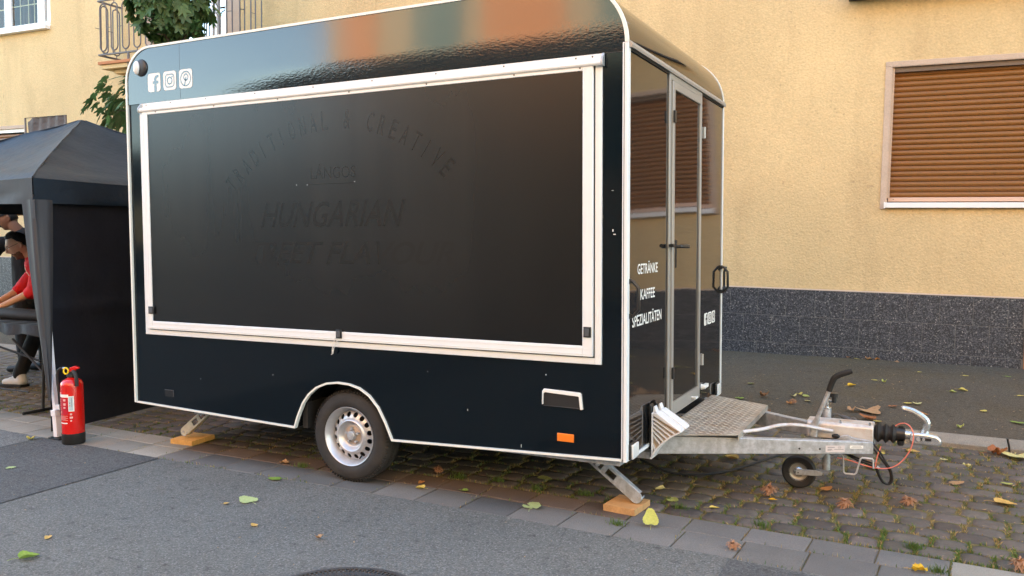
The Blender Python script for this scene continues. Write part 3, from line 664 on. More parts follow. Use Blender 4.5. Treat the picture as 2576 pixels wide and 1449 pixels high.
# lower left window (only its box and slats show above the tent)
a,b,c,d = OPN['lowleft']
lw = MB(BM); lw.box((a-.05,-.012,d),(b+.05,.0,d+.06)); lw.box((b,-.012,c-.05),(b+.05,0,d)); lw.box((a-.05,-.012,c-.05),(a,0,d)); lwin = lw.build('window', STONE_TRIM, bld, bevel=.003)
bx_ = MB(BM); bx_.box((a,.02,d-.06),(b,.10,d-.001)); bx_.build('shutter_box_lip', WHITE_PVC, lwin)
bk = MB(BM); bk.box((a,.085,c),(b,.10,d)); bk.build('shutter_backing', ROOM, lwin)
sm2 = slat_mesh(b-a-.01, .056)
zz = c+.01
while zz < d-.10: inst(sm2, 'slat', lwin, BM @ Matrix.Translation((a+.005,.02,zz))); zz += .056
# upper left window: white frame, three lights
a,b,c,d = OPN['upleft']
fr = MB(BM); D0, D1 = .05, .115
fr.box((a,D0,c),(b,D1,c+.05)); fr.box((a,D0,d-.05),(b,D1,d)); fr.box((b-.03,D0,c+.05),(b,D1,d-.05)); fr.box((a,D0,c+.05),(a+.05,D1,d-.05))
for s in (-12.80,-11.90): fr.box((s-.055,D0-.003,c+.05),(s+.055,D1,d-.05))
uw = fr.build('window', WHITE_PVC, bld, bevel=.004)
def sash(s0,s1,h0,h1, mullv, mullh, room=True):
    m_ = MB(BM); t = .038
    m_.box((s0,D0-.012,h0),(s1,D1-.01,h0+t)); m_.box((s0,D0-.012,h1-t),(s1,D1-.01,h1)); m_.box((s0,D0-.012,h0+t),(s0+t,D1-.01,h1-t)); m_.box((s1-t,D0-.012,h0+t),(s1,D1-.01,h1-t))
    o = m_.build('sash', WHITE_PVC, uw, bevel=.004)
    g_ = MB(BM); g_.add([(s0+t,D0+.02,h0+t),(s1-t,D0+.02,h0+t),(s1-t,D0+.02,h1-t),(s0+t,D0+.02,h1-t)],[(0,1,2,3)]); g_.build('pane', GLASS, uw, sharp=None)
    for s in mullv: q = MB(BM); q.box((s-.009,D0+.022,h0+t),(s+.009,D0+.032,h1-t)); q.build('muntin', MUNTIN, uw)
    for h in mullh:
        q = MB(BM); q.box((s0+t,D0+.0225,h-.009),(s1-t,D0+.0315,h+.009)); q.build('muntin', MUNTIN, uw)
sash(a+.05,-12.855,c+.05,d-.05,[-13.3],[5.19]); sash(-12.745,-11.955,c+.05,d-.05,[-12.50,-12.28,-12.12],[5.21]); sash(-11.845,b-.03,c+.05,d-.05,[],[])
si = MB(BM); si.box((a-.05,-.10,4.712),(b-.01,.06,4.775)); si.build('sill', WHITE_PVC, uw, bevel=.006)
rm = MB(BM); rm.box((a,.119,c),(b,.60,d)); 
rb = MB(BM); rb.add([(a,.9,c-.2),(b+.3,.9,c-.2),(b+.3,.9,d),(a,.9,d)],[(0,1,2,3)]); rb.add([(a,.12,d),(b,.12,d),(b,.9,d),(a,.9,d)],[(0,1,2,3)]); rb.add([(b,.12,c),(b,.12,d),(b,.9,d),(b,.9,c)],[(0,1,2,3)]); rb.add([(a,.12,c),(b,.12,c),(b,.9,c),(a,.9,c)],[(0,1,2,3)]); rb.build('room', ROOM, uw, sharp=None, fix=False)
def curtain(s0,s1,h0,h1,dd,mat,par,amp=.03,fr_=9,nm='curtain'):
    m_ = MB(BM); n = 60; V = []; F = []
    for i in range(n+1):
        s = s0+(s1-s0)*i/n; q = dd+amp*sin(i/n*fr_*2*pi)+amp*.5*sin(i*1.7)
        V += [(s,q,h0),(s+.02*sin(i),q,h1)]
    for i in range(n): F.append((2*i,2*i+2,2*i+3,2*i+1))
    m_.add(V,F); return m_.build(nm, mat, par, sharp=80, fix=False)
curtain(-13.9,-12.9,c,d,.22,CURTAIN_G,uw); curtain(-12.72,-12.42,c,d,.24,CURTAIN_G,uw,fr_=3)
# other windows of the long facade
for e in extra:
    a,b,c,d = e; m_ = MB(BM); m_.box((a,.05,c),(b,.11,c+.06)); m_.box((a,.05,d-.06),(b,.11,d)); m_.box((a,.05,c+.06),(a+.06,.11,d-.06)); m_.box((b-.06,.05,c+.06),(b,.11,d-.06)); m_.box(((a+b)/2-.05,.05,c+.06),((a+b)/2+.05,.11,d-.06))
    o = m_.build('window', WHITE_PVC, bld); q = MB(BM); q.add([(a,.10,c),(b,.10,c),(b,.10,d),(a,.10,d)],[(0,1,2,3)]); q.build('pane', glassmat('g%.0f%.0f'%(a,c),(.03,.035,.04)) if 'PG' not in globals() else PG, o, sharp=None)
    PG = bpy.data.materials.get('g%.0f%.0f'%(a,c)) if 'PG' not in globals() else PG
# balcony
bal = thing('balcony', None, None, mat=BM); bal.parent = bld; bal.matrix_local = Matrix.Identity(4)
def slab(nm, s0, s1, dp, h0, h1, mat, par=bal): q = MB(BM); q.box((s0,-dp,h0),(s1,0,h1)); return q.build(nm, mat, par, bevel=.004)
slab('slab_edge_tile', -9.80, -6.85, .50, 3.882, 3.928, TILE_OR); slab('slab', -9.755, -6.90, .47, 3.815, 3.8815, STUCCO); slab('corbel', -9.60, -7.05, .36, 3.755, 3.8145, STUCCO)
q = MB(BM); q.prism([(0,3.60),(-.30,3.7545),(0,3.7545)], lambda u,v,t:(t,u,v), -9.45, -7.2); q.build('corbel_wedge', STUCCO, bal)
DB = .45; sL, sR = -9.83, -6.83
for z in (4.045, 4.885):
    q = MB(BM); rr = .017
    q.tube([(sL,0,z),(sL,-DB,z),(sR,-DB,z),(sR,0,z)], rr, 6, flat=.9, up=(0,0,1)); q.build('rail', IRON, bal)
def oval(c0, ax, w_, h0, h1):
    pts = []
    for i in range(20):
        a = 2*pi*i/20; u = cos(a)*w_/2; v = sin(a)
        hh = (h1-w_/2) if v > 0 else (h0+w_/2); pts.append(Vector((c0[0]+ax[0]*u, c0[1]+ax[1]*u, hh+v*w_/2)))
    return pts
def oval_bar(c0, ax, w_=.15):
    q = MB(BM); q.tube(oval(c0, ax, w_, 4.10, 4.83), .0105, 6, closed=True, up=(ax[1],ax[0],0)); q.cyl((c0[0],c0[1],4.055),(c0[0],c0[1],4.10),.008,n=6); q.cyl((c0[0],c0[1],4.83),(c0[0],c0[1],4.875),.008,n=6)
    q.cyl((c0[0]+ax[0]*w_/2,c0[1]+ax[1]*w_/2,4.46),(c0[0]+ax[0]*(w_/2+.10),c0[1]+ax[1]*(w_/2+.10),4.46),.005,n=6)
    q.build('oval_bar', IRON, bal)
for i in range(12): oval_bar((sL+.11+i*.252,-DB),(1,0))
for i in range(2): oval_bar((sL,-.12-i*.22),(0,-1),.13); oval_bar((sR,-.12-i*.22),(0,-1),.13)
for s in (-9.15,-7.5): q = MB(BM); q.cyl((s,-DB-.01,3.80),(s,-DB-.01,4.04),.018,n=8); q.build('bracket', IRON, bal)
a,b,c,d = OPN['balcdoor']
q = MB(BM); q.box((a,.04,c),(a+.09,.11,d)); q.box((b-.09,.04,c),(b,.11,d)); q.box((a+.09,.04,d-.08),(b-.09,.11,d)); q.box((-7.93,.035,c),(-7.80,.11,d-.08)); q.box((a+.09,.04,c),(b-.09,.11,c+.12)); dr = q.build('balcony_door', WHITE_PVC, bld, bevel=.004)
q = MB(BM); q.add([(a,.075,c),(b,.075,c),(b,.075,d),(a,.075,d)],[(0,1,2,3)]); q.build('pane', GLASS, dr, sharp=None)
curtain(a+.05,b-.05,c+.05,d-.05,.17,CURTAIN,dr,fr_=14)
q = MB(BM); q.box((b,-.015,c),(b+.24,0,d+.1)); q.box((a-.24,-.015,c),(a,0,d+.1)); q.build('door_surround', STONE_TRIM, bld)
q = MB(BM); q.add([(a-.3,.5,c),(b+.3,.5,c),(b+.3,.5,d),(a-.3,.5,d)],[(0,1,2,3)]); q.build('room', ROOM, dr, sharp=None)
# window box with dark plants just above the upper edge of the view
q = MB(BM); q.box((1.25,-.22,3.84),(3.6,-.002,3.90)); q.build('sill', CASTIRON, bld)

# ---------------------------------------------------------------- buildings on the other side of the street
OB_R = M('far_render_ochre', (.44,.33,.215), .9, var=(.5,.1), fine=(20,.05)); OB_B = M('far_brick_orange', (.58,.24,.11), .85, var=(.6,.12), fine=(25,.12)); OB_T = M('far_tiles_teal', (.085,.14,.125), .6)
PGF = glassmat('far_pane', (.02,.03,.035), .05)
def far_building(name, label, x0, x1, H, mat, ops, bands=(), y=-14.2, dep=9):
    t_ = thing(name, label, 'building', (x0, y, 0)); T = Matrix(((-1,0,0,0),(0,-1,0,y),(0,0,1,0),(0,0,0,1)))
    m_ = MB(T); ops2 = [(-o[1],-o[0],o[2],o[3]) for o in ops]
    wall_with_holes(m_, -x1, -x0, -.2, H, ops2, 0, .15)
    m_.add([(-x1,0,-.2),(-x1,dep,-.2),(-x1,dep,H),(-x1,0,H)],[(0,1,2,3)]); m_.add([(-x0,0,-.2),(-x0,dep,-.2),(-x0,dep,H),(-x0,0,H)],[(3,2,1,0)]); m_.add([(-x1,0,H),(-x0,0,H),(-x0,dep,H),(-x1,dep,H)],[(0,1,2,3)]); m_.add([(-x1,dep,-.2),(-x0,dep,-.2),(-x0,dep,H),(-x1,dep,H)],[(0,1,2,3)])
    m_.build('wall', mat, t_, sharp=None)
    for (a,b,c,d,mt) in bands: q = MB(); q.box((a,y,c),(b,y+.03,d)); q.build('panel', mt, t_)
    for o in ops:
        q = MB(); a,b,c,d = o; q.box((a,y-.12,c),(b,y-.06,c+.07)); q.box((a,y-.12,d-.07),(b,y-.06,d)); q.box((a,y-.12,c+.07),(a+.07,y-.06,d-.07)); q.box((b-.07,y-.12,c+.07),(b,y-.06,d-.07)); ww = q.build('window', WHITE_PVC, t_)
        q = MB(); q.add([(a,y-.10,c),(b,y-.10,c),(b,y-.10,d),(a,y-.10,d)],[(0,1,2,3)]); q.build('pane', PGF, ww, sharp=None)
    return t_
ops_ = [(x,x+1.2,z,z+1.5) for x in (3,6,10,14,18,24,30) for z in (1.2,4.1,7.0,9.9,12.8)] + [(x,x+1.2,z,z+1.5) for x in (-9.2,-4.6,-1.0) for z in (1.2,)]
far_building('brick_building', 'orange brick and ochre apartment block across the street with teal stair strips', -9.75, 36, 15.5, OB_R, ops_,
    bands=[(-9.2,-8.1,4.2,15.3,OB_B),(-7.0,-5.45,3.0,15.3,OB_T),(-4.9,-2.7,4.2,15.3,OB_B),(-2.0,-.9,3.0,15.3,OB_T),(-.7,2.6,4.2,15.3,OB_B)])
ops_ = [(x,x+1.3,1.3,2.7) for x in (-14,-18,-22,-27,-33)]
far_building('unseen_dark_row', 'low dark row added across the street, out of view, to darken the hatch reflection', -46, -9.76, 4.3, M('far_render_dark',(.10,.10,.09),.9,var=(.5,.2)), ops_)  # unseen low block, added to keep the hatch reflection dark
# ---------------------------------------------------------------- food trailer
TL, TW, TZ = 3.581, 2.111, .3445
tr = thing('food_trailer', 'glossy black food sales trailer with closed white-framed serving hatch and galvanised drawbar', 'trailer', (1.8,1.05,0))
def arc(cx, cz, r, a0, a1, n): return [(cx+r*cos(radians(a0+(a1-a0)*i/n)), cz+r*sin(radians(a0+(a1-a0)*i/n))) for i in range(n+1)]
ARCH = [(1.428,.303),(1.455,.375),(1.498,.462),(1.545,.520),(1.605,.566),(1.68,.596),(1.765,.608),(1.85,.604),(1.926,.586),(1.995,.548),(2.059,.482),(2.11,.395),(2.155,.299)]
top_l = arc(.23, 2.536, .23, 180, 90, 14); top_r = arc(TL-.33, 2.436, .33, 90, 0, 18)
PROF = [(0,TZ)]+top_l+top_r+[(TL,TZ)]+ARCH[::-1]
b = MB(); b.prism(PROF, lambda u,v,t:(u,t,v), .004, TW-.004); body = b.build('body', GLOSS_BLACK, tr, sharp=30)
# side skin below the fascia, as a thin sheet with the arch cut out
ZS = 2.392
low = [(0.001,TZ+.001),(0.001,ZS),(TL-.001,ZS),(TL-.001,TZ+.001)]+[(x,z+.001) for x,z in ARCH[::-1]]
s = MB(); s.prism(low, lambda u,v,t:(u,t,v), .001, .0035); s.build('side_panel', GLOSS_NAVY, tr, sharp=30)
# fascia with a gentle inward roll towards its lower edge
fz = [ZS+.0015+ (2.766-ZS-.0015)*i/26 for i in range(27)]
f = MB(); V = []; F = []; nx = 60
def xlim(z):
    l = 0 if z < 2.536 else .23-sqrt(max(0,.23**2-(z-2.536)**2)); r = TL if z < 2.436 else TL-.33+sqrt(max(0,.33**2-(z-2.436)**2)); return l, r
def roll(z, x):
    t = max(0,(2.535-z)/.145); lf = min(1,max(0,(x-.5)/.9)); t *= lf; wob = .0009*noise.noise(Vector((x*2.2,z*3,5)))
    return -.001 + .0105*t*t + wob*(1+t*1.2)
for z in fz:
    l, r = xlim(z)
    for i in range(nx+1): x = l+(r-l)*i/nx; V.append((x, roll(z,x)-.0065, z))
for j in range(len(fz)-1):
    for i in range(nx): k = j*(nx+1)+i; F.append((k,k+1,k+nx+2,k+nx+1))
f.add(V,F); fo = f.build('fascia_panel', GLOSS_TOP, tr, sharp=80, fix=False)
for p_ in fo.data.polygons: pass
s = MB(); s.box((.509,-.0078,2.40),(.5115,-.0072,2.752)); s.box((.02,-.0012,2.3925),(3.56,-.0004,2.395)); s.build('panel_seam', INKDARK, tr)
# edge trims
def trim(name, path, mat, y0, y1, out=.004, inn=.014, closed=False, par=tr):
    P = [Vector((x,0,z)) for x,z in path]; P = [P[0]]+[b_ for a_,b_ in zip(P,P[1:]) if (b_-a_).length > 1e-5]; n = len(P); V = []; F = []
    for i,p_ in enumerate(P):
        a = P[i-1] if (i or closed) else P[0]; c = P[(i+1)%n] if (i < n-1 or closed) else P[-1]
        t1 = (p_-a).normalized() if (p_-a).length > 1e-7 else None; t2 = (c-p_).normalized() if (c-p_).length > 1e-7 else None
        t = ((t1 or t2)+(t2 or t1)).normalized(); nn = Vector((-t.z,0,t.x))      # left of travel = outward for clockwise profile
        k = 1/max(.45, nn.dot(Vector((-(t1 or t2).z,0,(t1 or t2).x))))
        o, q = p_+nn*out*k, p_-nn*inn*k
        V += [(o.x,y0,o.z),(o.x,y1,o.z),(q.x,y1,q.z),(q.x,y0,q.z)]
    m = n if closed else n-1
    for i in range(m):
        for j in range(4): F.append((4*i+j,4*i+(j+1)%4,4*((i+1)%n)+(j+1)%4,4*((i+1)%n)+j))
    if not closed: F += [(0,1,2,3),(4*n-1,4*n-2,4*n-3,4*n-4)]
    q = MB(); q.add(V,F); return q.build(name, mat, par, sharp=30)
PR2 = [(0,TZ)]+top_l+top_r
trim('roof_edge_trim', PR2, CREAM, -.014, .012, out=.005, inn=.010)
trim('roof_edge_trim', PR2, CREAM, TW-.012, TW+.012, out=.005, inn=.012)
trim('skirt_trim', [(TL-.014,TZ)]+ARCH[::-1]+[(0.014,TZ)], CREAM, -.012, .014, out=.002, inn=.009)
for (y0,y1) in ((-.012,.030),(TW-.016,TW+.008)):
    q = MB(); q.box((TL-.022,y0,TZ-.004),(TL-.0115,min(y1,.0005) if y0<1 else y1,2.4355)); q.box((TL-.011,y0,TZ-.006),(TL+.006,y1,2.4355)); q.build('corner_moulding', ALU, tr, bevel=.002)
    q = MB(); q.box((TL-.0145,y0-.0006,TZ),(TL-.0120,y0+.003,2.43)); q.build('moulding_groove', GREYPL, tr)
q = MB(); q.box((.5,.05,TZ-.045),(1.42,TW-.05,TZ-.012)); q.box((2.17,.05,TZ-.045),(TL-.05,TW-.05,TZ-.012)); q.box((1.42,.32,TZ-.045),(2.17,TW-.32,TZ-.012)); q.box((1.0,.4,.26),(TL,.44,TZ-.046)); q.box((1.0,TW-.44,.26),(TL,TW-.40,TZ-.046)); q.build('chassis', GALV, tr)
q = MB(); q.box((1.46,.03,.30),(1.50,.30,.60)); q.box((2.10,.03,.30),(2.13,.30,.60)); q.box((1.46,.26,.30),(2.13,.30,.62)); q.build('wheel_housing', RUBBER, tr)
q = MB(); q.cyl((1.81,.22,.28),(1.81,TW-.22,.28),.035,n=12); q.obox((2.0,.36,.34),(.40,.06,.06)); q.build('axle', CASTIRON, tr)
# hatch
q = MB(); q.box((.127,-.014,.828),(.162,.0005,2.345)); q.box((3.416,-.014,.828),(3.452,.0005,2.345)); q.box((.162,-.014,.828),(3.416,.0005,.861)); hf = q.build('hatch_surround', ALU, tr, bevel=.0025)
q = MB(); q.box((.1625,-.008,.8615),(3.4155,.0003,2.35)); q.build('hatch_seal', RUBBER, tr)
hx0,hx1,hz0,hz1 = .166,3.409,.868,2.338
q = MB()
q.box((hx0,-.030,hz0),(hx0+.050,-.0085,hz1)); q.box((hx1-.055,-.030,hz0),(hx1,-.0085,hz1)); q.box((hx0+.050,-.030,hz0),(hx1-.055,-.0085,hz0+.055)); q.box((hx0+.050,-.0295,hz1-.026),(hx1-.055,-.0085,hz1))
hatch = q.build('hatch', ALU, tr, bevel=.003)
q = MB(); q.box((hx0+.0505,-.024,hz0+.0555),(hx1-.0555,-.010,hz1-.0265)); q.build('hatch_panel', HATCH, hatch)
q = MB()
for z in (hz0+.012,hz0+.040): q.box((hx0+.02,-.0318,z),(hx1-.02,-.030,z+.003))
for x in (hx1-.016,hx1-.042): q.box((x,-.0318,hz0+.045),(x+.003,-.030,hz1-.01))
for x in (hx0+.012,): q.box((x,-.0318,hz0+.045),(x+.003,-.030,hz1-.01))
q.build('frame_ribs', ALU, hatch)
q = MB()
for x in (.30,.83,1.36,1.90,2.43,2.97,3.34): q = MB(); q.cyl((x,-.0298,hz1-.012),(x,-.0315,hz1-.012),.0045,n=8); q.build('screw', CASTIRON, hatch)
# hinge rail above
prof = [(-.0075,2.392),(-.0105,2.392),(-.0105,2.366),(-.018,2.364),(-.030,2.360),(-.038,2.352),(-.040,2.342),(-.036,2.333),(-.030,2.330),(-.030,2.3385),(-.0075,2.3385)]
q = MB(); q.prism(prof, lambda u,v,t:(t,u,v), .150, 3.452); rail = q.build('hinge_rail', ALU, tr, sharp=40)
for x0,x1 in ((.138,.1495),(3.4525,3.464)): q = MB(); q.prism([(-.006,2.394),(-.014,2.394),(-.040,2.362),(-.043,2.340),(-.038,2.328),(-.006,2.328)], lambda u,v,t:(t,u,v), x0, x1); q.build('end_cap', GALV, rail, bevel=.002)
q = MB()
for x in (.19,.42,.74,1.16,1.62,2.05,2.48,2.9,3.31,3.40): q = MB(); q.cyl((x,-.0104,2.380),(x,-.0125,2.380),.0042,n=8); q.build('screw', CASTIRON, rail)
for (x0,x1,z0,z1) in ((.184,.237,.972,1.022),(1.780,1.823,.884,.936),(3.362,3.404,.968,1.022)):
    q = MB(); q.box((x0,-.036,z0),(x1,-.0305,z1)); lt = q.build('latch', PLASTIC, tr, bevel=.002); q = MB(); q.box((x0+.008,-.041,z0+.006),(x1-.010,-.0361,z1-.008)); q.build('latch_button', GREYPL, lt, bevel=.002)
q = MB(); P = [(1.775,-.034,.885),(1.760,-.036,.85),(1.748,-.030,.815),(1.744,-.026,.792)]; q.tube(P,.0026,5); P = [(1.795,-.034,.885),(1.783,-.036,.855),(1.762,-.032,.825),(1.750,-.026,.79),(1.735,-.024,.783)]; q.tube(P,.0026,5); q.sphere((1.751,-.029,.806),.006,8,6); q.build('pull_string', STRING, tr)
# faint traces of removed foil lettering on the hatch
y_ = -.0243; g_ = MB()
def arc_text(mb, body, cx, cz, R, a0, a1, h, w):
    n = len(body)
    for i,ch in enumerate(body):
        if ch == ' ': continue
        a = a0+(a1-a0)*i/(n-1); U = Vector((sin(a),0,-cos(a))) if 0 else Vector((cos(pi/2-a),0,-sin(pi/2-a)))
        rad = Vector((cos(a),0,sin(a))); tan = Vector((sin(a),0,-cos(a)))
        ww = w*(.45 if ch == 'I' else 1.0)
        add_text(mb, ch, Vector((cx,y_,cz))+rad*R-tan*ww/2, tan, rad, w=ww*(.35 if ch=='I' else 1), h=h, offset=.008)
arc_text(g_, 'TRADITIONAL & CREATIVE', 1.78, 1.06, 1.06, radians(137), radians(46), .112, .046)
g_.build('removed_letters', GHOST, hatch, sharp=None, fix=False)
GH2 = M('faint_removed_lettering', (.0112,.0113,.0112), .27, spec=.42); GH3 = M('fainter_removed_lettering', (.0132,.0128,.0126), .27, spec=.42)
for body,x0,z0,w_,h_,of,sh,mt_ in (('LÁNGOS',1.60,1.832,.335,.088,.005,0,GH2),('HUNGARIAN',1.20,1.545,1.08,.155,.015,.35,GH2),('STREET FLAVOUR',.98,1.325,1.62,.135,.015,.35,GH3),('UNGARISCHE',1.55,1.02,.50,.055,0,0,GH3)):
    g2 = MB(); add_text(g2, body, (x0,y_,z0), (1,0,0), (0,0,1), w=w_, h=h_, offset=of, shear=sh); g2.build('removed_letters', mt_, hatch, sharp=None, fix=False)
g3 = MB(); g3.box((1.575,y_,1.800),(1.93,y_-.0004,1.803)); g3.build('removed_line', GHOST, hatch)
g3 = MB()
for x,z in ((1.49,1.80),(1.573,1.798),(1.925,1.806)): g3.box((x,y_-.0002,z),(x+.0035,y_-.0006,z+.004))
g3.build('foil_scraps', WHITE, hatch)
# social icons
def rrect(u0,v0,u1,v1,r,n=5):
    P = []
    for cx,cy,a in ((u1-r,v1-r,0),(u0+r,v1-r,90),(u0+r,v0+r,180),(u1-r,v0+r,270)):
        for i in range(n+1): t = radians(a+90*i/n); P.append((cx+r*cos(t),cy+r*sin(t)))
    return P
def icons(par, O, U, Nn, w, h, gap, dark):
    O = Vector(O); U = Vector(U); Nn = Vector(Nn); Wv = Vector((0,0,1)); fn0 = lambda o_: (lambda u,v,t: O+U*(o_+u*w)+Wv*(v*h)+Nn*t)
    def ringp(cx,cy,ro,ri,sx,n=28):
        return [(cx+ro*cos(2*pi*i/n)/sx, cy+ro*sin(2*pi*i/n)) for i in range(n)],[(cx+ri*cos(2*pi*i/n)/sx, cy+ri*sin(2*pi*i/n)) for i in range(n)]
    def band(mb, A, B, fn, t): 
        n = len(A); mb.add([fn(u,v,t) for u,v in A]+[fn(u,v,t) for u,v in B], [(i,(i+1)%n,n+(i+1)%n,n+i) for i in range(n)])
    sx = w/h
    for k in range(3):
        fn = fn0(k*(w+gap)); q = MB(); q.prism(rrect(0,0,1,1,.17), fn, 0, .0008); q.build('white_icon', WHITE, par, sharp=None)
        d = MB(); t = .0012
        if k == 0:
            P = [(.50,0),(.70,0),(.70,.42),(.84,.42),(.86,.58),(.70,.58),(.70,.68),(.73,.74),(.87,.74),(.87,.89),(.68,.89),(.56,.84),(.50,.72),(.50,.58),(.38,.58),(.38,.42),(.50,.42)]
            d.add([fn(u,v,t) for u,v in P],[list(range(len(P)))])
        elif k == 1:
            band(d, rrect(.13,.13,.87,.87,.2), rrect(.20,.20,.80,.80,.14), fn, t); a_,b_ = ringp(.5,.5,.22,.14,1.0); band(d,a_,b_,fn,t)
            a_,b_ = ringp(.70,.70,.05,.001,1.0,10); band(d,a_,b_,fn,t)
        else:
            a_,b_ = ringp(.5,.5,.42,.34,1.0); band(d,a_,b_,fn,t); a_,b_ = ringp(.52,.58,.20,.12,1.0); band(d,a_,b_,fn,t)
            P = [(.50,.60),(.58,.60),(.47,.20),(.40,.10),(.38,.22)]; d.add([fn(u,v,t) for u,v in P],[list(range(len(P)))])
        d.build('icon_mark', dark, par, sharp=None, fix=False)
DARKF = M('icon_dark', (.012,.02,.028), .15, spec=.8, coat=.5)
icons(tr, (.212,-.0085,2.463), (1,0,0), (0,-1,0), .118, .122, .0285, DARKF)
# marker lamp on the rear fascia corner, socket flap, vent, reflector
q = MB(); q.lathe([(0,-.022),(.040,-.022),(.055,-.016),(.058,-.008)], (.150,0,2.631), 'Y', 20); q.T = None; ml = q.build('marker_lamp', PLASTIC, tr)
q = MB(); q.sphere((.126,-.026,2.631), .044, 14, 10, (.58,.42,1.05)); q.build('lens', CLEAR_L, ml)
q = MB(); q.box((.283,-.0015,.408),(.365,.0005,.452)); q.build('socket_flap', GLOSS_BLACK, tr, bevel=.002)
q = MB(); q.box((.283,-.003,.452),(.368,-.0005,.4545)); q.box((.3655,-.003,.41),(.368,-.0005,.452)); q.build('flap_edge', GREYPL, tr)
vp = [(3.122,.600),(3.122,.672),(3.130,.682),(3.330,.672),(3.340,.664),(3.352,.588)]
q = MB(); q.prism([(3.119,.598),(3.121,.670),(3.130,.682),(3.333,.675),(3.341,.668),(3.350,.588),(3.336,.587),(3.328,.655),(3.135,.664),(3.127,.655),(3.124,.598)], lambda u,v,t:(u,t,v), .0005, -.014); vent = q.build('vent_hood', WHITE, tr, bevel=.002)
q = MB(); q.prism([(3.126,.596),(3.128,.654),(3.136,.662),(3.326,.653),(3.333,.587)], lambda u,v,t:(u,t,v), .0003, -.006); q.build('vent_flap', RUBBER, vent); q = MB(); q.box((3.126,-.0068,.5915),(3.334,-.0062,.5935)); q.build('flap_seam', GREYPL, vent)
q = MB()
for x,z,w_,h_ in ((3.135,.752,.005,.006),(2.66,.52,.002,.010),(3.51,1.49,.012,.004),(3.505,1.505,.005,.012),(3.23,.62,.004,.003),(2.99,.35,.002,.018),(1.25,.62,.003,.004),(.62,.55,.004,.002),(3.50,1.71,.010,.002),(2.4,.72,.002,.003)): q.box((x,-.0006,z),(x+w_,.0005,z+h_))
q.build('paint_chips', WHITE, tr)
q = MB(); q.box((3.203,-.006,.409),(3.298,.0005,.4525)); q.build('side_reflector', ORANGE_R, tr, bevel=.003)
# ---- front wall
X = TL
def fbox(nm, y0,y1,z0,z1,t0,t1,mat,par=tr,bevel=0): q = MB(); q.box((X+t0,y0,z0),(X+t1,y1,z1)); return q.build(nm, mat, par, bevel=bevel)
DY0,DY1,DZ0,DZ1 = .712,1.462,.425,2.412
q = MB(); q.box((X-.001,DY0,DZ0),(X+.010,DY0+.036,DZ1)); q.box((X-.001,DY1-.036,DZ0),(X+.010,DY1,DZ1)); q.box((X-.001,DY0+.036,DZ1-.034),(X+.010,DY1-.036,DZ1)); df = q.build('door_frame', ALU_GREY, tr, bevel=.003)
q = MB(); d0,d1,e0,e1 = DY0+.040,DY1-.040,DZ0+.004,DZ1-.040
q.box((X+.001,d0,e0),(X+.020,d0+.042,e1)); q.box((X+.001,d1-.036,e0),(X+.020,d1,e1)); q.box((X+.001,d0+.042,e1-.045),(X+.020,d1-.036,e1)); q.box((X+.001,d0+.042,e0),(X+.020,d1-.036,e0+.078)); door = q.build('door', ALU_GREY, tr, bevel=.003)
fbox('door_panel', d0+.042,d1-.036,e0+.078,e1-.045,.002,.009,GLOSS_BLACK,door)
q = MB(); q.box((X-.0005,DY0+.0365,DZ0),(X+.003,DY1-.0365,DZ1-.0345)); q.build('door_seal', RUBBER, tr)
q = MB(); q.box((X+.0205,d0+.047,1.30),(X+.027,d0+.072,1.462)); lk = q.build('lock_plate', RUBBER, door, bevel=.003)
q = MB(); q.tube([(X+.027,d0+.06,1.424),(X+.052,d0+.062,1.424),(X+.060,d0+.075,1.424),(X+.060,d0+.20,1.424)],[.010,.010,.011,.013],8); q.build('door_handle', PLASTIC, door)
q = MB(); q.cyl((X+.030,d0-.06,1.43),(X+.030,d0-.012,1.43),.011,n=10); q.cyl((X+.001,d0-.03,1.43),(X+.030,d0-.03,1.43),.009,n=8); q.build('door_stay', PLASTIC, tr)
for z in (2.155,.675):
    q = MB(); q.box((X+.0102,DY1-.03,z-.036),(X+.018,DY1+.026,z+.036)); q.cyl((X+.026,DY1-.008,z-.036),(X+.026,DY1-.008,z+.036),.010,n=10); q.build('hinge', ALU_GREY, tr)
for z in (2.17,.685): fbox('door_latch', d0-.004,d0+.030,z-.034,z+.034,.0205,.032,PLASTIC,door,.002)
q = MB(); q.prism([(X-.001,2.412),(X+.020,2.412),(X+.022,2.425),(X+.010,2.446),(X-.002,2.448)], lambda u,v,t:(u,t,v), .006, TW-.004); q.build('drip_rail', ALU_GREY, tr)
q = MB(); q.prism([(X+.0005,2.402),(X+.006,2.402),(X+.006,2.4115),(X+.0005,2.4115)], lambda u,v,t:(u,t,v), .03, TW-.02); q.build('drip_gasket', RUBBER, tr)
fbox('sill_trim', .035, TW-.02, TZ-.006, TZ+.010, -.001, .008, ALU, tr)
xx = X+.0009
for body,y0,w_,z0,h_ in (('GETRÄNKE',.17,.355,1.284,.067),('KAFFEE',.221,.253,1.149,.055),('SPEZIALITÄTEN',.088,.515,1.014,.073)):
    lt_ = MB(); add_text(lt_, body, (xx,y0,z0), (0,1,0), (0,0,1), w=w_, h=h_, offset=.012); lt_.build('lettering', WHITE, tr, sharp=None, fix=False)
icons(tr, (X+.0006,1.605,.882), (0,1,0), (1,0,0), .092, .083, .016, M('icon_dark_front',(.012,.012,.012),.15,spec=.8))
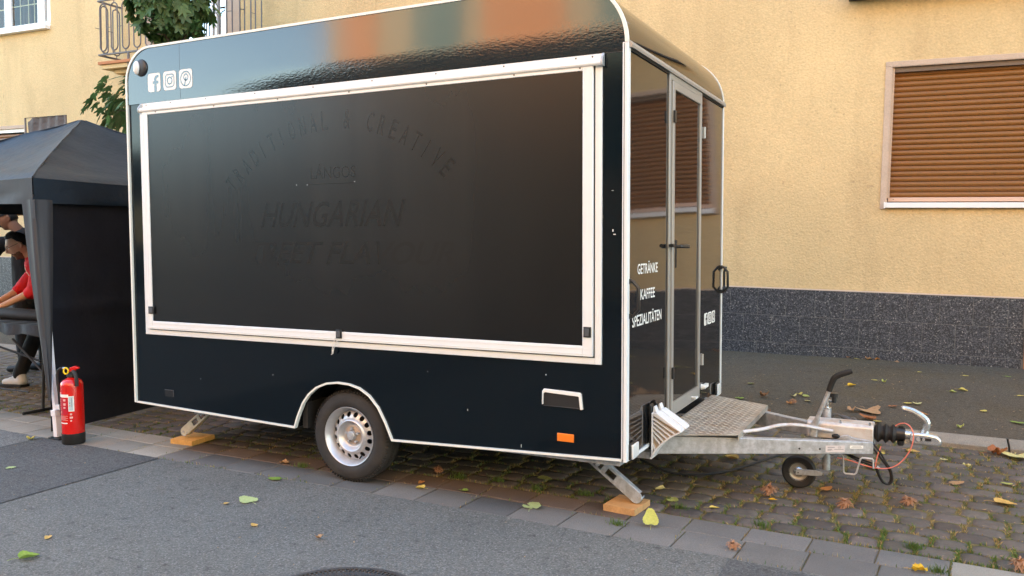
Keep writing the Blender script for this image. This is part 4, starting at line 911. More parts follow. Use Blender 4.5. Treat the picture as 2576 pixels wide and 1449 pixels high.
# grab handles
for yy,zc in ((.035,1.167),(2.085,1.176)):
    q = MB(); sgn = 1
    q.tube([(X+.004,yy,zc+.092),(X+.022,yy,zc+.088),(X+.050,yy+.022*0,zc+.055),(X+.052,yy,zc-.055),(X+.022,yy,zc-.088),(X+.004,yy,zc-.092)],.0095,8); q.obox((X+.006,yy,zc+.088),(.012,.03,.026)); q.obox((X+.006,yy,zc-.088),(.012,.03,.026)); q.build('grab_handle', PLASTIC, tr)
q = MB(); q.tube([(X+.03,2.118,zc+.085),(X+.012,2.150,zc+.05),(X+.012,2.150,zc-.05),(X+.03,2.118,zc-.085)],.009,8); q.build('grab_handle', PLASTIC, tr)
for yy,zc in ((.075,.385),(1.965,.398)):
    q = MB(); q.box((X+.001,yy-.052,zc-.042),(X+.018,yy+.052,zc+.042)); ml = q.build('front_marker_lamp', PLASTIC, tr, bevel=.008,seg=3); q = MB(); q.box((X+.0182,yy-.048,zc-.038),(X+.030,yy+.048,zc+.038)); q.build('lens', CLEAR_L, ml, bevel=.009, seg=3)
q = MB(); q.cyl((X+.001,1.54,.478),(X+.030,1.54,.478),.020,.012,10); q.obox((X+.018,1.59,.480),(.022,.08,.022)); q.build('gas_plug', WHITE, tr)
q = MB(); q.cyl((X+.021,1.21,.464),(X+.045,1.21,.464),.009,n=8); q.obox((X+.048,1.22,.464),(.012,.055,.012)); q.build('door_catch', WHITE, tr)
# ---- wheel
wh = thing('wheel', None, None, (1.81,.03,.28)); wh.parent = tr; wh.matrix_local = WM[tr].inverted() @ Matrix.Translation((1.81,.03,.28)); 
C0 = (1.81,.0,.279)
prof = [(.176,.050),(.1795,.040),(.186,.034),(.205,.0275),(.225,.0275),(.232,.030),(.246,.031),(.258,.037),(.268,.050),(.2745,.062),(.2775,.078),(.279,.10)]
full = prof+[(.2725,.104),(.2725,.108),(.2795,.112),(.2795,.128),(.273,.132),(.273,.136),(.279,.14),(.2775,.160),(.268,.19),(.245,.205),(.19,.205)]
q = MB(); q.lathe(full, C0, 'Y', 80); tyre = q.build('tyre', TYRE, wh, sharp=60)
q = MB()
for j in range(84):
    a = 2*pi*j/84; rd = Vector((cos(a),0,sin(a))); c_ = Vector(C0)+rd*.2662+Vector((0,.058,0)); q.obox(c_,(.018,.030,.0062),rd+Vector((0,.75,0)),Vector((-sin(a),0,cos(a))))
q.build('tread_lugs', TYRE, tyre, kind='stuff')
rim_prof = [(.1765,.050),(.1815,.036),(.179,.0315),(.1745,.034),(.171,.045),(.1665,.049),(.164,.062),(.156,.070),(.152,.090)]
q = MB(); q.lathe(rim_prof, C0, 'Y', 72); rim = q.build('rim', RIMM, wh, sharp=50)
# disc with round ventilation holes: per hole a sector with a circle cut out
DT = Matrix.Translation((0,-.020,0)); q = MB(DT); NH = 16; r0, r1 = .106, .152; yd = lambda r: .082+.026*((r-r0)/(r1-r0))**1.5
for h_ in range(NH):
    a0 = 2*pi*(h_+.5)/NH; da = pi/NH; V = []; F = []; n = 24; rc = .130
    for i in range(n):
        t = 2*pi*i/n; cu, su = cos(t), sin(t); m_ = max(abs(cu),abs(su))
        ru, au = (r0+r1)/2+(r1-r0)/2*cu/m_, a0+da*su/m_
        px, pz = rc+.0155*cu, .0155*su; rh = sqrt(px*px+pz*pz); ah = a0+atan2(pz,px)
        V += [(C0[0]+ru*cos(au), yd(ru), C0[2]+ru*sin(au)), (C0[0]+rh*cos(ah), yd(rh), C0[2]+rh*sin(ah)), (C0[0]+rh*cos(ah)*1, yd(rh)+.006, C0[2]+rh*sin(ah))]
    for i in range(n):
        j = (i+1)%n; F.append((3*i,3*j,3*j+1,3*i+1)); F.append((3*i+1,3*j+1,3*j+2,3*i+2))
    q.add(V,F)
q.build('rim_disc', RIMM, rim, sharp=40)
q = MB(DT); q.lathe([(.1065,.082),(.100,.071),(.094,.068),(.087,.072),(.078,.098),(.066,.104),(.058,.101),(.040,.098),(.030,.098)], C0, 'Y', 56); q.build('rim_dish', RIMM, rim, sharp=50)
HUBM = M('hub_dusty', (.50,.40,.33), .5, metal=.3, var=(14,.2)); q = MB(DT); q.lathe([(.058,.1005),(.031,.094),(.030,.090)], C0, 'Y', 40); q.build('hub_face', HUBM, rim)
q = MB(DT); q.lathe([(.030,.098),(.028,.074),(.024,.070),(0,.069)], C0, 'Y', 32); q.build('hub_cap', GALV, rim)
for j in range(5):
    a = radians(72*j+20); c_ = (C0[0]+.044*cos(a), .0, C0[2]+.044*sin(a)); q = MB(DT); q.cyl((c_[0],.080,c_[2]),(c_[0],.100,c_[2]),.0085,n=6); q.build('wheel_bolt', GALV, rim)
q = MB(); q.lathe([(.162,.118),(.02,.12)], C0, 'Y', 40); q.build('brake_drum', RUBBER, wh)
q = MB(); q.cyl((1.878,.052,.148),(1.868,.086,.158),.005,n=8); q.build('valve', PLASTIC, wh)
q = MB(); q.T = Matrix.Translation((0,TW-.24,0)); q.lathe(full, C0, 'Y', 48); q.lathe([(.176,.05),(.02,.06)], C0, 'Y', 24); q.build('far_wheel', TYRE, tr, sharp=60)
# ---- drawbar
db_ = thing('drawbar', None, None, (4.1,1.05,.3)); db_.parent = tr; db_.matrix_local = WM[tr].inverted() @ Matrix.Translation((4.1,1.05,.3))
def beam(p0, p1, zb0, zt0, zt1, t, name):
    p0 = Vector((*p0,0)); p1 = Vector((*p1,0)); dn = (p1-p0).normalized(); nn = Vector((-dn.y,dn.x,0))*t
    q = MB(); z = lambda p_,h: (p_.x,p_.y,h)
    q.hexa([z(p0,zb0),z(p1,zb0),z(p1+nn,zb0),z(p0+nn,zb0),z(p0,zt0),z(p1,zt1),z(p1+nn,zt1),z(p0+nn,zt0)]); return q.build(name, GALV, db_, bevel=.004)
nb = beam((3.40,.345),(4.680,.963),.28,.392,.3455,.045,'beam'); beam((3.40,1.765),(4.680,1.148),.28,.392,.3455,-.045,'beam')
q = MB(); q.box((4.60,.985,.285),(4.676,1.125,.338)); q.build('beam_end', CASTIRON, db_)
dnv = Vector((1.28,.618,0)).normalized(); nrm = Vector((dnv.y,-dnv.x,0))
def on_beam(xx, z): t_ = (xx-3.40)/1.28; return Vector((xx,.345+.618*t_,z))+nrm*.0008
def label(x0,x1,z0,z1,mat,name,lines=()):
    q = MB(); q.add([on_beam(x0,z0),on_beam(x1,z0),on_beam(x1,z1),on_beam(x0,z1)],[(0,1,2,3)]); o = q.build(name, mat, nb, sharp=None, fix=False)
    return o
PAPER = M('paper_label', (.62,.57,.57), .5)
label(4.443,4.538,.291,.3285,PAPER,'type_plate'); label(4.563,4.629,.3115,.3285,WHITE,'warning_sticker')
q = MB()
def line(x0,x1,z,h): q.add([on_beam(x0,z)+nrm*.0006,on_beam(x1,z)+nrm*.0006,on_beam(x1,z+h)+nrm*.0006,on_beam(x0,z+h)+nrm*.0006],[(0,1,2,3)])
for x0,x1,z,h in ((4.453,4.488,.317,.0035),(4.453,4.476,.3085,.0016),(4.453,4.474,.3055,.0016),(4.453,4.478,.3025,.0016),(4.453,4.470,.2995,.0016),(4.486,4.532,.3055,.0025),(4.575,4.618,.3215,.0018),(4.570,4.622,.3165,.0018)): line(x0,x1,z,h)
for i in range(14):
    a = 2*pi*i/14; a2 = 2*pi*(i+1)/14; P = lambda r,t: on_beam(4.512+r*cos(t),.3175+r*sin(t)*.8)+nrm*.0006
    q.add([P(.008,a),P(.0068,a),P(.0068,a2),P(.008,a2)],[(0,1,2,3)])
add_text(q, 'e4', on_beam(4.507,.3145)+nrm*.0006, dnv, (0,0,1), w=.010, h=.006)
q.build('label_print', INKMID, nb, sharp=None, fix=False)
for xx,zz_ in ((4.314,.311),(4.415,.309)):
    q = MB(); c_ = on_beam(xx,zz_); q.cyl(c_-nrm*.002, c_+nrm*.0006, .0055, n=12); q.build('bolt_hole', RUBBER, nb)
# tread plate step
TPZ = .394
q = MB(); q.prism([(3.615,.40),(4.005,.592),(4.02,.61),(4.02,1.50),(4.005,1.518),(3.615,1.71)], lambda u,v,t:(u,v,t), TPZ, TPZ+.004); q.box((4.018,.60,TPZ-.030),(4.021,1.51,TPZ+.0035)); tp = q.build('tread_plate', CHECKER, db_)
q = MB(); j = 0
yy = .42
while yy < 1.70:
    i = 0; xx = 3.635+(.021 if j%2 else 0)
    while xx < 4.01:
        ylo = .40+(xx-3.615)*.49+.02
        if ylo < yy < 2.11-ylo: 
            a = radians(38 if j%2 else -38); dx, dy = cos(a), sin(a); c_ = Vector((xx,yy,TPZ+.0052)); L2, W2 = .0175,.0058
            q.add([c_+Vector((dx*L2,dy*L2,-.0012)), c_+Vector((-dy*W2,dx*W2,0.0008)), c_+Vector((-dx*L2,-dy*L2,-.0012)), c_+Vector((dy*W2,-dx*W2,0.0008))],[(0,1,2,3)])
        xx += .042
    yy += .0265; j += 1
yy = .62
while yy < 1.50:
    q.add([(4.0222,yy,TPZ-.026),(4.0222,yy+.010,TPZ-.026),(4.0226,yy+.020,TPZ-.002),(4.0226,yy+.010,TPZ-.002)],[(0,1,2,3)]); yy += .030
q.build('tread_lozenges', CHECKER_HI, tp, sharp=None, kind='stuff', fix=False)
# overrun housing
q = MB(); hp = [(.985,.338),(.985,.415),(1.000,.432),(1.112,.432),(1.128,.415),(1.128,.338)]; q.prism(hp, lambda u,v,t:(t,u,v), 4.325, 4.676); hs = q.build('overrun_housing', GALV_DIRT, db_, bevel=.006)
q = MB(); q.tube(cr([(4.02,.72,.390),(4.11,.79,.398),(4.20,.85,.418),(4.30,.90,.418),(4.40,.95,.398),(4.47,.965,.388)]),.011,8,flat=.7); q.build('brake_rod', GALV_DIRT, db_)
q = MB(); q.prism([(4.49,.348),(4.52,.368),(4.545,.372),(4.575,.360),(4.665,.352),(4.665,.345),(4.49,.345)], lambda u,v,t:(u,t,v), .955, .975); q.build('reverse_lever', GALV, hs, bevel=.002)
q = MB(); q.sphere((4.485,.957,.362),.018,12,8,(1.2,.6,.8)); q.build('rubber_boot', RUBBER, hs)
for x in (4.505,4.657): q = MB(); q.cyl((x,1.0,.43),(x,1.0,.446),.006,n=8); q.build('grease_nipple', CHROME, hs)
q = MB(); prof_ = [(.030,4.678),(.042,4.682),(.057,4.699),(.038,4.716),(.038,4.720),(.057,4.737),(.038,4.754),(.038,4.758),(.055,4.774),(.038,4.790),(.038,4.792)]
q.lathe(prof_, (0,1.056,.385), 'X', 28); q.build('bellows', RUBBER, hs, sharp=70)
q = MB(); q.lathe([(.0,4.790),(.036,4.790),(.037,4.834),(.0,4.834)], (0,1.056,.388), 'X', 24); q.box((4.80,1.04,.418),(4.825,1.07,.436)); q.cyl((4.812,1.05,.352),(4.812,1.05,.325),.020,.016,12); q.build('collar', PLASTIC, hs)
q = MB(); q.cyl((4.83,1.056,.388),(4.90,1.056,.384),.026,.026,20); q.build('draw_tube', CHROME, hs)
q = MB(); cp_ = [(4.856,.340),(4.858,.402),(4.90,.408),(4.95,.406),(4.992,.398),(5.012,.380),(5.014,.350),(4.995,.338)]; q.prism(cp_, lambda u,v,t:(u,t,v), 1.022, 1.090); hd = q.build('coupling_head', CHROME, hs, bevel=.012, seg=3)
q = MB(); q.cyl((4.90,1.018,.374),(4.90,1.012,.374),.010,n=12); q.cyl((4.925,1.0195,.376),(4.925,1.010,.376),.007,n=10); q.cyl((4.868,1.018,.372),(4.868,1.011,.372),.009,n=10); q.build('coupling_bolt', GALV, hd)
q = MB(); q.obox((4.935,1.0205,.376),(.055,.004,.014)); q.build('slot', RUBBER, hd)
q = MB(); q.tube(cr([(4.925,1.056,.400),(4.936,1.056,.432),(4.938,1.056,.462),(4.925,1.056,.482),(4.898,1.056,.503),(4.860,1.056,.522),(4.822,1.056,.530),(4.815,1.056,.528)]),crr([.022,.020,.020,.021,.019,.018,.016,.009]),10,flat=1.0); q.build('coupling_lever', CHROME, hd)
q = MB(); q.tube([(4.365,.952,.350),(4.372,.950,.42),(4.388,.950,.455)],[.022,.020,.013],8,flat=.45,up=(1,0,0)); q.tube([(4.377,.948,.430),(4.442,.942,.604),(4.452,.941,.632)],.0115,8); lv = q.build('handbrake_lever', GALV, hs)
q = MB(); q.tube(cr([(4.446,.942,.616),(4.458,.941,.655),(4.474,.940,.692),(4.502,.940,.712),(4.540,.940,.728),(4.565,.940,.737)]),crr([.0165,.0165,.0170,.0170,.0160,.0125]),10); q.build('handbrake_grip', RUBBER, hs)
# jockey wheel
jw = thing('jockey_wheel', None, None, (4.415,1.10,.1)); jw.parent = tr; jw.matrix_local = WM[tr].inverted() @ Matrix.Translation((4.415,1.10,.1))
q = MB(); q.cyl((4.415,1.165,.112),(4.415,1.165,.475),.024,n=16); q.build('post', GALV, jw)
q = MB(); q.cyl((4.415,1.165,.475),(4.415,1.165,.482),.026,n=16); q.cyl((4.415,1.165,.482),(4.415,1.165,.53),.009,n=10); q.obox((4.42,1.165,.525),(.05,.012,.010)); q.build('spindle', CHROME, jw)
q = MB(); q.cyl((4.452,1.165,.512),(4.452,1.165,.548),.013,n=12); q.cyl((4.452,1.165,.546),(4.452,1.165,.568),.024,n=14); q.build('crank_knob', PLASTIC, jw)
q = MB(); q.lathe([(.052,.0),(.058,-.004),(.088,-.006),(.096,.004),(.098,.02),(.096,.036),(.088,.046),(.06,.044)], (4.272,1.09,.099), 'Y', 40); jt = q.build('tyre', RUBBER, jw, sharp=50)
q = MB(); q.lathe([(.060,-.001),(.056,-.003),(.050,.006),(.036,.012),(.020,.006),(.019,-.006),(0,-.006)], (4.272,1.09,.099), 'Y', 32); q.build('rim', M('jockey_rim',(.42,.40,.36),.4,metal=.5), jw, sharp=50)
q = MB(); q.lathe([(.030,.004),(.024,-.004),(.012,-.008),(0,-.008)], (4.272,1.09,.099), 'Y', 20); q.build('hub', CHROME, jw)
q = MB(); q.prism([(4.258,.085),(4.262,.118),(4.37,.124),(4.405,.116),(4.405,.098),(4.37,.090)], lambda u,v,t:(u,t,v), 1.072, 1.078); q.build('fork', GALV, jw, bevel=.002)
q = MB(); q.lathe([(.008,-.0025),(.0045,-.0025)], (4.272,1.075,.099), 'Y', 14); q.cyl((4.272,1.071,.099),(4.272,1.069,.099),.004,n=8); q.build('axle_bolt', RUBBER, jw)
q = MB(); q.tube([(4.375,1.12,.185),(4.40,1.13,.225),(4.43,1.15,.262)],[.018,.020,.022],10); q.build('clamp', GALV, jw)
# parking bracket, cables, plug, breakaway cable
q = MB(); q.tube([(4.478,.945,.262),(4.520,.945,.262),(4.527,.945,.250),(4.530,.945,.168),(4.540,.945,.158),(4.586,.945,.160),(4.596,.945,.170),(4.616,.945,.250),(4.626,.945,.258),(4.675,.945,.258),(4.680,.945,.250),(4.682,.945,.205)],.0052,6); q.build('cable_bracket', GALV, db_)
q = MB()
q.tube(cr([(4.45,1.02,.275),(4.52,1.0,.262),(4.60,.98,.232),(4.66,.97,.218),(4.70,.965,.205),(4.712,.965,.17),(4.735,.965,.130),(4.762,.965,.122),(4.778,.965,.150),(4.770,.965,.20),(4.742,.965,.245),(4.715,.97,.29),(4.685,.98,.325),(4.67,1.0,.34)]),.0055,6)
q.tube(cr([(4.50,1.03,.275),(4.55,1.01,.255),(4.62,.99,.235),(4.68,.975,.222),(4.70,.975,.18),(4.722,.975,.135),(4.750,.975,.118),(4.768,.975,.140),(4.764,.975,.19),(4.735,.975,.235),(4.70,.98,.28),(4.675,.99,.305)]),.0055,6); q.build('brake_cable', RUBBER, db_)
q = MB(); q.cyl((4.455,.97,.262),(4.49,.965,.246),.011,n=10); q.cyl((4.700,.955,.215),(4.712,.955,.205),.007,n=8); q.build('cable_ferrule', GALV, db_)
q = MB(); q.tube(cr([(4.495,.95,.243),(4.56,.95,.235),(4.64,.95,.215),(4.70,.95,.208),(4.76,.95,.215),(4.81,.955,.245),(4.85,.96,.300),(4.870,.965,.350),(4.876,.97,.405),(4.862,.975,.445),(4.835,.985,.462),(4.805,.995,.455),(4.785,1.0,.44)]),.0032,6); q.tube([(4.69,.962,.21),(4.70,.968,.27),(4.716,.975,.325)],.0032,6); q.build('breakaway_cable', REDWIRE, db_)
q = MB(); q.tube(cr([(4.445,1.17,.395),(4.446,1.17,.425),(4.456,1.17,.442),(4.476,1.17,.443),(4.50,1.165,.432)]),.0065,8); q.tube([(4.495,1.165,.434),(4.515,1.16,.430),(4.535,1.155,.422),(4.56,1.15,.414)],[.011,.013,.014,.016],12); q.cyl((4.560,1.125,.416),(4.560,1.165,.416),.021,n=16); q.tube([(4.575,1.15,.408),(4.61,1.15,.398),(4.64,1.15,.392)],[.012,.009,.006],8); q.build('electric_plug', GREYPL, db_)
# wheel chocks clipped to the front wall
ch_grp = 'white wheel chocks clipped to the front wall of the trailer'
for k,(y0,lab) in enumerate(((.352,'white plastic wheel chock with open ribbed side, nearer one on the front wall'),(.452,'white plastic wheel chock with smooth top, farther one beside the door'))):
    t_ = thing('wheel_chock', lab, 'wheel chock', (X+.05,y0+.04,.3), ch_grp); xb = X+.022; zt = .528-.002*k
    q = MB(); q.box((xb,y0,.285),(xb+.008,y0+.085,zt)); q.build('back_plate', CHOCK_W, t_, bevel=.003)
    tip = (xb+.160,.432); q = MB(); q.prism([(xb+.008,zt-.004),(xb+.028,zt+.012-.01),(tip[0],tip[1]+.012),(tip[0]+.004,tip[1]),(xb+.008,zt-.016)], lambda u,v,t:(u,t,v), y0, y0+.085); q.build('top_plate', CHOCK_W, t_, bevel=.003)
    q = MB(); q.prism([(xb+.004,zt-.004),(xb+.006,zt+.030),(xb+.014,zt+.034),(xb+.026,zt+.002)], lambda u,v,t:(u,t,v), y0+.014, y0+.060); q.build('lug', CHOCK_W, t_, bevel=.003)
    cv = []
    for i in range(10):
        t = i/9; cv.append((tip[0]*(1-t)**2+(xb+.045)*2*t*(1-t)+(xb+.002)*t*t, tip[1]*(1-t)**2+.372*2*t*(1-t)+.272*t*t))
    q = MB(); q.prism([(a-.000,b_) for a,b_ in cv]+[(a-.008,b_+.004) for a,b_ in cv[::-1]], lambda u,v,t:(u,t,v), y0, y0+.085); q.build('curved_face', CHOCK_W, t_)
    q = MB(); q.prism([(xb+.006,.29),(xb+.006,zt-.008)]+[(tip[0]-.004,tip[1])]+cv[1:-1], lambda u,v,t:(u,t,v), y0+.030, y0+.034); q.build('web', CHOCK_I, t_)
    q = MB()
    for i in (2,3,4,5,6,8):
        p_ = cv[i-1]; z1 = .30+.20*(1-(i-1)/8)**.6*1.05 if i < 8 else .33
        p0 = Vector((xb+.006,y0+.016,min(zt-.012,p_[1]+.09-.006*i))); p1 = Vector((p_[0],y0+.016,p_[1])); q.obox((p0+p1)/2, ((p1-p0).length,.028,.006), p1-p0, Vector((0,0,1)))
    q.build('ribs', CHOCK_W, t_)
    q = MB(); q.box((X+.001,y0+.02,.32),(xb-.0005,y0+.06,.50)); q.prism([(X+.002,.49),(X+.002,.565),(X+.012,.572),(X+.02,.56),(X+.021,.49)], lambda u,v,t:(u,t,v), y0+.01, y0+.062); q.build('holder', PLASTIC, t_, bevel=.003)
# corner steadies
def steady(x0,z0,x1,z1,y,side,mats,brace):
    t_ = thing('corner_steady', None, None, (x0,y,z0)); t_.parent = tr; t_.matrix_local = WM[tr].inverted() @ Matrix.Translation((x0,y,z0))
    a = Vector((x0,0,z0)); b_ = Vector((x1,0,z1)); d = (b_-a); L_ = d.length; d.normalize(); n_ = Vector((-d.z,0,d.x)); w2 = .033; T = lambda u,v,t: a+d*u+n_*v+Vector((0,y+t,0))
    q = MB()
    # plate with three slots: built from bars
    slots = [(.06,.125),(.165,.225),(.255,.315)]; 
    q.prism([(0,-w2),(L_-.02,-w2),(L_,-w2*.6),(L_+.008,0),(L_,w2*.6),(L_-.02,w2),(L_-.02,w2-.013),(L_-.025,-w2+.013),(0,-w2+.013)], T, 0, .004)
    q = MB(); q.prism([(0,-w2),(L_,-w2),(L_,-w2+.014),(0,-w2+.014)], T, 0, .004); q.prism([(0,w2-.014),(L_,w2-.014),(L_,w2),(0,w2)], T, 0, .004)
    edges = [0]+[v for s_ in slots for v in s_]+[L_]
    for i in range(0,len(edges),2):
        if edges[i] < L_: q.prism([(edges[i],-w2+.014),(min(edges[i+1],L_),-w2+.014),(min(edges[i+1],L_),w2-.014),(edges[i],w2-.014)], T, .0003, .0037)
    q.prism([(L_,-w2)]+[(L_+w2*.9*cos(t), w2*sin(t)) for t in [radians(-90+20*i) for i in range(10)]], T, 0, .004)
    q.prism([(0,w2-.003),(L_,w2-.003),(L_,w2),(0,w2)], T, .0042, .040); q.prism([(0,-w2),(L_,-w2),(L_,-w2+.003),(0,-w2+.003)], T, .0042, .040)
    q.build('leg', mats, t_, bevel=.0015)
    q = MB(); m_ = a+d*(L_*.42); e = Vector((m_.x+brace*.20,0,m_.z+.125)); q.tube([m_+Vector((0,y-.008,0)), (m_+e)/2+Vector((0,y-.008,0)), e+Vector((0,y-.008,0))],.0115,8,flat=.5,up=(0,1,0)); q.cyl(m_+Vector((0,y-.022,0)), m_+Vector((0,y+.002,0)), .010, n=8); q.build('brace', GALV, t_)
    q = MB(); c_ = b_+d*.002; pts = []
    for i in range(9): t = radians(200+side*0+160*i/8); pts.append(c_+Vector((.030*cos(t)+side*(-.006), y+.02, .030*sin(t)+.006)))
    V = []; F = []
    for p_ in pts: V += [(p_.x,y-.004,p_.z),(p_.x,y+.052,p_.z)]
    for i in range(8): F.append((2*i,2*i+2,2*i+3,2*i+1))
    q.add(V,F); o = q.build('foot', GALV, t_, fix=False); sol = o.modifiers.new('thickness','SOLIDIFY'); sol.thickness = .004
    q = MB(); q.cyl(b_+Vector((0,y-.004,0)), b_+Vector((0,y+.05,0)), .008, n=10); q.build('pivot', GALV, t_)
    return t_
ys = .285; steady(3.165,.345,3.545,.070,ys,1,GALV,1)
STEAD_C = M('steady_cream', (.62,.58,.46), .5, metal=.2, var=(12,.15)); steady(.455,.335,.112,.080,.300,-1,STEAD_C,-1)
def wood(loc, size, ang, mat, lab, wavy, h=.036):
    T = Matrix.Translation(loc) @ Matrix.Rotation(ang,4,'Z'); q = MB(T); L_, W_ = size; n = 16
    P = [(-L_/2,0),(-L_/2,h)]
    q = MB(T); n = int(W_/.010); prof_ = [(-W_/2,0)]
    for i in range(n+1): v = -W_/2+W_*i/n; prof_.append((v, h-(.0035 if i%2 else 0)*wavy))
    prof_.append((W_/2,0)); q.prism(prof_, lambda u,v,t:(t,u,v), -L_/2, L_/2)
    o = q.build('wood_block', mat, None, bevel=.001, label=lab, cat='wood block', group='wood blocks under the trailer steadies'); return o
wood((3.485,.300,.0), (.185,.205), radians(-6), WOOD_F, 'grooved orange wood block under the front corner steady on the pavers', 1)
wood((.135,.362,.0), (.20,.23), radians(4), WOOD_R, 'sunny yellow wood block with sawtooth end under the rear steady', 1.6)
q = MB(); q.tube(cr([(3.35,.95,.10),(3.55,.98,.03),(3.8,1.15,.02),(4.0,1.6,.02),(4.2,2.1,.02)]),.008,6); q.build('ground_cable', RUBBER, None, label='black cable lying on the cobbles beneath the drawbar', cat='cable')
# ---------------------------------------------------------------- fire extinguisher
EX = Vector((-.600,-.062,.004)); ex = thing('fire_extinguisher', 'bright red fire extinguisher with black hose standing on the pavers by the black tent', 'extinguisher', EX)
q = MB(); q.lathe([(.082,.082),(.083,.095),(.083,.455),(.080,.478),(.068,.498),(.045,.512),(.030,.518),(.030,.530)], EX, 'Z', 48); q.build('cylinder', RED, ex, sharp=60)
q = MB(); q.lathe([(.0,.0),(.078,.0),(.084,.006),(.0855,.085),(.083,.086)], EX, 'Z', 48); q.build('base', RUBBER, ex, sharp=50)
q = MB(); q.lathe([(.0,.548),(.034,.548),(.036,.530),(.032,.524),(.028,.520)], EX, 'Z', 24); q.obox(EX+Vector((.005,0,.556)),(.06,.034,.03)); q.build('valve', PLASTIC, ex, bevel=.002)
ux = Vector((.894,.449,0)); fr_ = Vector((.449,-.894,0))
q = MB(); q.prism([(-.02,.565),(-.005,.600),(.03,.612),(.060,.600),(.062,.588),(.035,.585),(.028,.565)], lambda u,v,t: EX+ux*u+fr_*t+Vector((0,0,v)), -.016, .016); q.build('trigger', RED, ex, bevel=.004)
q = MB(); q.tube([EX+ux*-.032+fr_*.022+Vector((0,0,.575))+ux*.018*cos(t)+Vector((0,0,.024*sin(t))) for t in [2*pi*i/16 for i in range(16)]],.006,8,closed=True); q.build('safety_pin', YELLOW, ex)
q = MB(); q.cyl(EX+ux*-.03+Vector((0,0,.588)), EX+ux*-.065+Vector((0,0,.592)), .010, .012, 10); q.build('hose_fitting', CHROME, ex)
q = MB(); q.tube([EX+ux*a+fr_*c+Vector((0,0,b)) for a,b,c in ((-.062,.592,0),(-.085,.592,0),(-.105,.575,0),(-.114,.54,0),(-.112,.48,0),(-.100,.42,.01),(-.090,.37,.01),(-.088,.30,.01),(-.088,.22,.0))],.0115,10); q.build('hose', RUBBER, ex)
q = MB(); q.tube([EX+ux*a+fr_*c+Vector((0,0,b)) for a,b,c in ((.022,.572,.02),(.050,.568,.05),(.068,.545,.065),(.076,.50,.072),(.078,.462,.076))],[.012,.014,.015,.015,.014],10); q.build('grip', RUBBER, ex)
def on_cyl(a0,a1,z0,z1,r=.0838,n=10):
    V = []; F = []
    for i in range(n+1):
        a = a0+(a1-a0)*i/n; d = (fr_*cos(a)+ux*sin(a))*r; V += [EX+d+Vector((0,0,z0)), EX+d+Vector((0,0,z1))]
    for i in range(n): F.append((2*i,2*i+2,2*i+3,2*i+1))
    return V,F
def cyl_patch(name, pcs, mat, r=.0838):
    q = MB()
    for p_ in pcs: q.add(*on_cyl(*p_, r=r))
    return q.build(name, mat, ex, sharp=80, fix=False)
cyl_patch('label', [(-1.45,.15,.375,.398),(-1.4,.0,.168,.176),(.12,.62,.265,.385)], WHITE)
cyl_patch('inspection_sticker', [(.16,.52,.272,.380)], LABELBLUE, .0843)
tx = [(-1.35,-.75,.352-.013*i,.3555-.013*i) for i in range(2)]+[(-1.35,-.8,.318-.012*i,.3215-.012*i) for i in range(2)]+[(-1.35,-.75,.288-.012*i,.291-.012*i) for i in range(2)]
tx += [(-.38,-.12,.345,.362),(-.38,-.12,.312,.330),(-.38,-.15,.288,.300)]+[(-1.1,-.95,.252,.266),(-.75,-.6,.252,.266),(-.92,-.78,.240,.252)]+[(-1.35,.05-.2*(i%2),.228-.008*i,.2305-.008*i) for i in range(5)]
tx += [(.25,.42,.236,.250),(.22,.48,.210,.224),(.26,.40,.186,.198)]+[(-1.35,-.62,.402,.412)]
cyl_patch('label_print', tx, M('pink_print',(.75,.45,.42),.5), .0842)
cyl_patch('label_field', [(-1.42,.08,.238,.370)], M('label_red',(.50,.012,.03),.4), .0839)
cyl_patch('sticker_dot', [(.22,.30,.305,.316)], M('dot_red',(.7,.09,.04),.4), .0847); cyl_patch('sticker_print', [(.26,.30,.325,.338),(.40,.44,.30,.37),(.2,.23,.325,.333)], INKMID, .0847)

ex.scale = (.92,.92,.92)
# ---------------------------------------------------------------- pavilion tent
TX1, TX0, TY0, TY1, ZV, ZE, ZP = -.98, -3.93, -.05, 2.95, 1.745, 1.935, 2.63
tent = thing('pavilion_tent', 'black folding pavilion tent with low pyramid roof left of the trailer', 'tent', (-.9,-.03,0))
ctr = ((TX0+TX1)/2, (TY0+TY1)/2)
q = MB(); NU, NV = 36, 22
crn = [(TX0,TY0),(TX1,TY0),(TX1,TY1),(TX0,TY1)]
for k in range(4):
    a, b_ = crn[k], crn[(k+1)%4]; V = []; F = []
    for j in range(NV+1):
        v = j/NV
        for i in range(NU+1):
            u = i/NU; ex_, ey_ = a[0]+(b_[0]-a[0])*u, a[1]+(b_[1]-a[1])*u
            vv = v*.985; x = ex_+(ctr[0]-ex_)*vv; y = ey_+(ctr[1]-ey_)*vv
            sag = -.11*sin(pi*v)*(sin(pi*u))**.7 ; z = ZE+(ZP-ZE)*v**.93+sag*(1-v*.3)
            # creases running from the corners and the eave
            cu = min(u,1-u); wr = .010*sin(26*v+7*u)*exp(-cu*9)+.008*noise.noise(Vector((u*7,v*5,k*3)))*(1-v*.5)*(4*u*(1-u))
            if v == 0: wr = 0; z = ZE-.018*sin(pi*u)
            V.append((x,y,z+wr))
    for j in range(NV):
        for i in range(NU): p_ = j*(NU+1)+i; F.append((p_,p_+1,p_+NU+2,p_+NU+1))
    q.add(V,F)
q.lathe([(.0,ZP+.012),(.03,ZP+.006),(.055,ZP-.02)], (ctr[0],ctr[1],0), 'Z', 16)
rf = q.build('roof', TENT, tent, sharp=30, fix=False)
q = MB()
for k in range(4):   # hip seams
    a = crn[k]; pts = []
    for j in range(13): v = j/12*.97; pts.append((a[0]+(ctr[0]-a[0])*v, a[1]+(ctr[1]-a[1])*v, ZE+(ZP-ZE)*v**.93+.006))
    q.tube(pts,.006,6)
q.build('hip_seam', TENT, rf)
